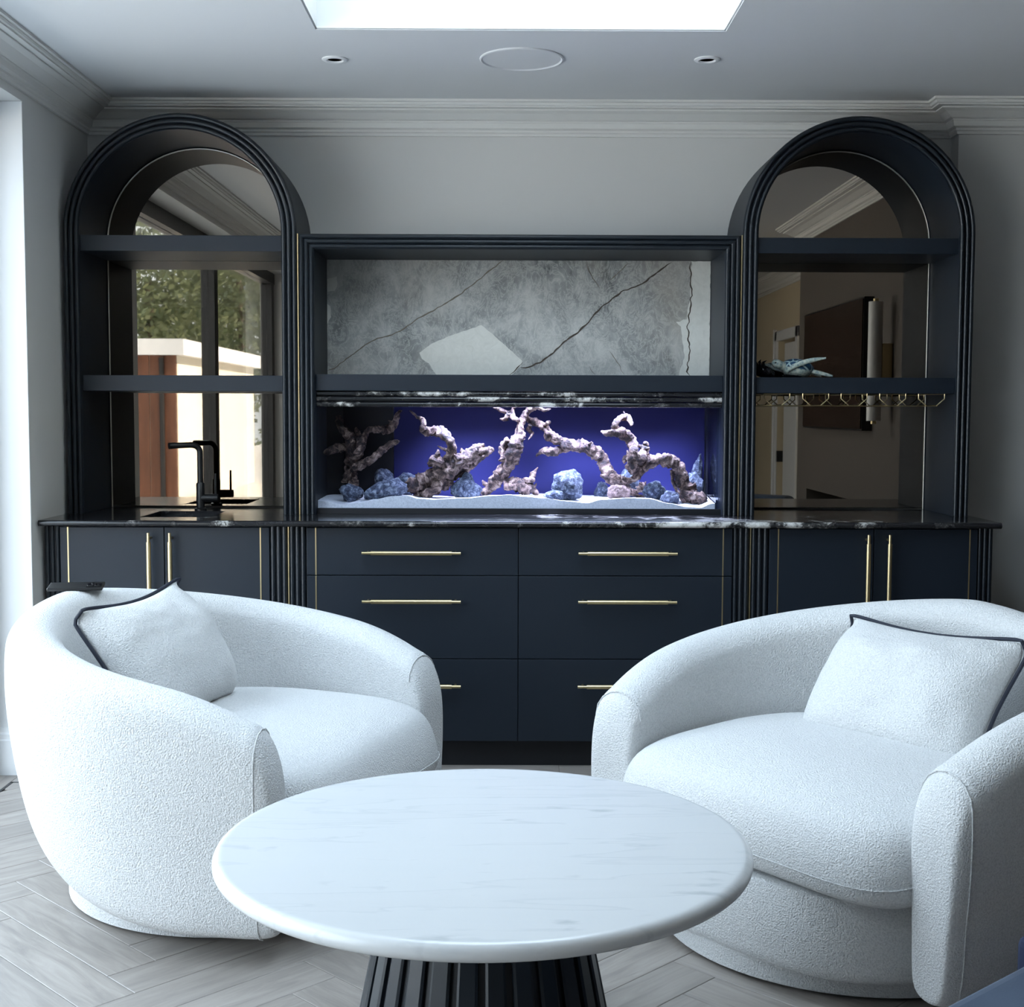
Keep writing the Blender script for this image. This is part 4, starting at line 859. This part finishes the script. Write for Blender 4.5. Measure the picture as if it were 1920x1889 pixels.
# scatter cushions with dark piping
def build_pillow(label, chair, ang, bot, top, lat, w, h, puff, seed, roll=0.0):
    """bot/top: (forward, z) of lower and upper edge in the chair frame, lat: lateral offset of its centre"""
    t = thing('scatter_cushion', label, 'cushion', (chair[0], chair[1], 0), ang, 'piped scatter cushions')
    b = Vector((bot[0], lat, bot[1])); tp = Vector((top[0], lat, top[1])); upv = (tp - b).normalized(); side = Vector((0, 1, 0)); nrm = side.cross(upv)
    if nrm.x < 0: nrm = -nrm
    c = (b + tp) / 2; n = 26
    def outline(u, v):
        # sides bow inwards, corners stay pointed
        e_ = 0.075 * (u * v) ** 6; x = u * (1 - 0.05 * (1 - v * v) - e_ * h / w); y_ = v * (1 - 0.085 * (1 - u * u) - e_)
        x, y_ = x * w / 2, y_ * h / 2; cr, sr = math.cos(roll), math.sin(roll); return x * cr - y_ * sr, x * sr + y_ * cr
    def pt(u, v, sgn):
        x, y_ = outline(u, v)
        th = puff * (max(0, 1 - u ** 4) * max(0, 1 - v ** 4)) ** 0.42
        th *= 1 - 0.6 * max(0, (v - 0.25) / 0.75) ** 1.4
        th *= 1 + 0.16 * noise.noise(Vector((u * 2.1, v * 2.1, seed))) ; th += 0.006 * noise.noise(Vector((u * 6, v * 6, seed + 3))) * (1 - u ** 6) * (1 - v ** 6)
        curl = -0.035 * (max(0, abs(u) - 0.2) / 0.8) ** 2 - 0.05 * max(0, -v) ** 2 if v < 0.9 else -0.035 * (max(0, abs(u) - 0.2) / 0.8) ** 2 * (1 - (v - 0.9) * 10)
        return c + side * x + upv * (y_ - 0.02 * (1 - u * u) * max(0, v)) + nrm * (sgn * th * (1.0 if sgn > 0 else 0.75) + curl)
    mb = MB()
    for sgn in (1, -1):
        mb.grid([[pt(-1 + 2 * i / n, -1 + 2 * j / n, sgn) for i in range(n + 1)] for j in range(n + 1)])
    me = mb.mesh('cover', True, 0, 2, 0)
    bm = bmesh.new(); bm.from_mesh(me); bmesh.ops.remove_doubles(bm, verts=bm.verts, dist=0.0008); bmesh.ops.recalc_face_normals(bm, faces=bm.faces); bm.to_mesh(me); bm.free()
    me.polygons.foreach_set('use_smooth', [True] * len(me.polygons))
    o = obj('cover', me, 'boucle', t); md = o.modifiers.new('s', 'SUBSURF'); md.levels = 1; md.render_levels = 1
    per = [(-1 + 2 * i / n, -1) for i in range(n)] + [(1, -1 + 2 * i / n) for i in range(n)] + [(1 - 2 * i / n, 1) for i in range(n)] + [(-1, 1 - 2 * i / n) for i in range(n)]
    obj('piping', MB().tube([pt(u * 1.004, v * 1.004, 0) for u, v in per], 0.0052, 8, closed=True), 'navy', t, smooth=True)
    return t
build_pillow('white cushion with navy piping standing upright in the left armchair', LC, LA, (-0.10, 0.475), (-0.33, 0.800), -0.03, 0.53, 0.41, 0.085, 1.7, 0.06)
build_pillow('white cushion with navy piping leaning back in the right armchair', RC, RA, (-0.090, 0.455), (-0.350, 0.725), 0.0, 0.56, 0.42, 0.085, 4.2)

# phone lying on the back of the left chair
ph = thing('phone', 'black mobile phone lying on the back of the left armchair', 'phone', (-1.258, 3.852, 0.7915), math.radians(10))
ph.rotation_euler = (math.radians(6), 0, math.radians(10))
obj('body', bx(-0.078, 0.078, -0.038, 0.038, 0, 0.010), 'black', ph, bevel=0.0035, bseg=3)
cb_ = obj('camera_bump', bx(0.030, 0.072, -0.034, 0.006, 0.0101, 0.013), 'blackgloss', ph, bevel=0.002)
for dx, dy in ((0.041, -0.024), (0.061, -0.024), (0.051, -0.005)):
    obj('camera_lens', MB().lathe([(0.0075, 0.013), (0.0075, 0.0152), (0.006, 0.0158), (0.0005, 0.0150)], dx, dy, 16), 'blackgloss', cb_)

# ================================================================== COFFEE TABLE
TC = (-0.039, 2.435); TZ = 0.511
ct = thing('coffee_table', 'round white marble coffee table on a dark ribbed pedestal', 'table', (*TC, 0))
prof = [(0.001, TZ - 0.032), (0.485, TZ - 0.032)] + [(0.484 + 0.016 * math.cos(a), TZ - 0.016 + 0.016 * math.sin(a)) for a in [-PI / 2 + PI * j / 10 for j in range(11)]] + [(0.48, TZ), (0.001, TZ)]
obj('marble_top', MB().lathe(prof, 0, 0, 160), 'marble', ct, smooth=True, angle=0.7)
NR = 26
def ped_r(z): return 0.176 + (0.478 - z) * 0.20
rows = []
for z in (0.0, 0.02, 0.15, 0.30, 0.478):
    rows.append([(ped_r(z) * 0.955 * math.cos(2 * PI * j / 96), ped_r(z) * 0.955 * math.sin(2 * PI * j / 96), z) for j in range(96)])
obj('pedestal', MB().grid(rows, closed_u=True, cap0=True, cap1=True), 'kick', ct, smooth=True)
rib = None
for j in range(NR):
    if rib is None:
        mb = MB(); rows = []
        for z in (0.0, 0.478):
            r = ped_r(z); w_ = 2 * PI * r / NR * 0.36
            rows.append([(r * 0.94, -w_, z), (r * 0.985, -w_, z), (r, -w_ * 0.75, z), (r, w_ * 0.75, z), (r * 0.985, w_, z), (r * 0.94, w_, z)])
        mb.grid(rows, closed_u=True, cap0=True, cap1=True); rib = mb.mesh('rib'); rib.materials.append(M['flute'])
    o = bpy.data.objects.new('rib', rib); COL.objects.link(o); o.parent = ct; o.rotation_euler = (0, 0, 2 * PI * j / NR)

# ================================================================== BLUE SOFA (corner of it shows)
so = thing('sofa', 'blue velvet sofa whose corner shows at the lower right edge', 'sofa', (1.195, 2.245, 0), math.radians(40))
# local x runs along the visible edge (0.77, 0.64), local +y points to the far left (towards the chair)
obj('seat', bx(-0.95, 0.30, -0.75, 0.125, 0.10, 0.412), 'velvet', so, bevel=0.03, bseg=4)
obj('arm', bx(-0.13, 0.30, 0.130, 0.25, 0.10, 0.36), 'shadefab', so, bevel=0.02, bseg=3)  # darker fabric copy: the shade on this side is put into the colour
obj('backrest', bx(-0.95, 0.30, -0.92, -0.755, 0.10, 0.74), 'velvet', so, bevel=0.05, bseg=4)
for x, yy in ((-0.88, -0.68), (-0.88, 0.05), (0.22, -0.68), (0.22, 0.05)):
    obj('foot', MB().lathe([(0.018, 0), (0.025, 0.10)], x, yy, 16), 'black', so)

# ================================================================== THINGS SEEN IN THE MIRRORS
tv = thing('television', 'wall-mounted screen above the fireplace seen in the right mirror', 'television', (CH[0] - 0.03, 3.08, 1.57))
part('screen', bx(CH[0] - 0.062, CH[0] - 0.055, 2.40, 3.76, 1.225, 1.915), 'tv', tv)
part('bezel', bx(CH[0] - 0.055, CH[0] - 0.002, 2.39, 3.77, 1.215, 1.925), 'black', tv)
wl = thing('wall_lamp', 'tall white tube wall lamp beside the screen in the right mirror', 'lamp', (CH[0], 4.10, 1.56))
part('tube', MB().cyl((CH[0] - 0.085, 4.10, 1.27), (CH[0] - 0.085, 4.10, 1.87), 0.036, seg=28), 'lampglass', wl, smooth=True)
part('end_cap', MB().cyl((CH[0] - 0.085, 4.10, 1.871), (CH[0] - 0.085, 4.10, 1.885), 0.014, seg=16), 'brass', wl)
part('end_cap', MB().cyl((CH[0] - 0.085, 4.10, 1.255), (CH[0] - 0.085, 4.10, 1.269), 0.014, seg=16), 'brass', wl)
part('bracket', MB().box(CH[0] - 0.055, CH[0] - 0.001, 4.075, 4.125, 1.40, 1.66), 'brass', wl, bevel=0.003)
part('fire_recess', MB().box(CH[0] + 0.28, CH[0] + 0.295, FP[0] + 0.002, FP[1] - 0.002, FP[2] + 0.002, FP[3] - 0.002).box(CH[0] + 0.001, CH[0] + 0.29, FP[0] + 0.001, FP[1] - 0.001, FP[2] + 0.001, FP[2] + 0.008), 'hole', tag(thing('fireplace', 'dark linear fireplace opening in the chimney breast seen in the mirror', 'fireplace', (CH[0], 3.0, FP[2])), 'dark linear fireplace opening in the chimney breast seen in the mirror', 'fireplace'))

# ---------------------------------------------------------------- outside
struct('patio_ground', bx(-40, XL - 0.27, -45, 20, -0.30, -0.12), 'paving')
struct('wall_sun_block', bx(2.68, 3.0, YR - 6, 9, 0.0, 6.4), 'cream')  # added unseen wall that keeps direct sun out of the skylight
gs = thing('garden_shed', 'cedar and cream garden building outside, seen in the left mirror', 'shed', (-6.6, -12.0, -0.12))
part('cream_wall', bx(-9.2, -5.0, -15.5, -9.40, -0.12, 2.14), 'cream', gs)
for i in range(20):
    x0 = -9.2 + i * 0.21
    part('cladding_board', bx(x0 + 0.006, x0 + 0.204, -9.40, -9.375, -0.10, 2.14), 'cedar', gs)
part('roof_fascia', MB().box(-9.5, -4.85, -15.7, -9.2, 2.14, 2.38), 'fascia', gs)
part('downpipe', MB().cyl((-5.22, -9.33, -0.1), (-5.22, -9.33, 2.1), 0.04, seg=12), 'frame', gs)
def tree(label, x, yy, h, r, seed):
    t = thing('tree', label, 'tree', (x, yy, -0.12), group='trees behind the shed'); rt_ = random.Random(seed)
    obj('trunk', MB().tube([(0, 0, 0), (0.1, 0, h * 0.4), (0, 0.1, h * 0.7)], [0.22, 0.16, 0.07], 10), 'bark', t, smooth=True)
    mb = MB()
    for i in range(5200):
        d = Vector((rt_.gauss(0, 1), rt_.gauss(0, 1), rt_.gauss(0, 1))).normalized() * (rt_.random() ** 0.45)
        k_ = 1 + 0.35 * noise.noise(d * 2.2 + Vector((seed, 0, 0)))
        p = Vector((d.x * r * k_, d.y * r * k_, h * 0.56 + d.z * h * 0.44 * k_))
        a = Vector((rt_.gauss(0, 1), rt_.gauss(0, 1), rt_.gauss(0, 1))).normalized(); b = a.orthogonal().normalized(); s_ = rt_.uniform(0.05, 0.13)
        mb.add([p - a * s_, p + b * s_ * 0.6, p + a * s_, p - b * s_ * 0.6], [(0, 1, 2, 3)])
    f = obj('foliage', mb, 'leaf', t)
    f['kind'] = 'stuff'
tree('leafy tree just behind the garden building, nearest one in the left mirror', -8.3, -20.2, 6.3, 2.2, 1)
tree('leafy tree second behind the garden building in the left mirror', -7.4, -26.2, 7.2, 2.4, 2)
tree('leafy tree third behind the garden building in the left mirror', -8.6, -32.4, 8.4, 2.5, 3)
tree('tallest and farthest leafy tree behind the garden building in the mirror', -11.4, -38.6, 10.5, 2.6, 4)
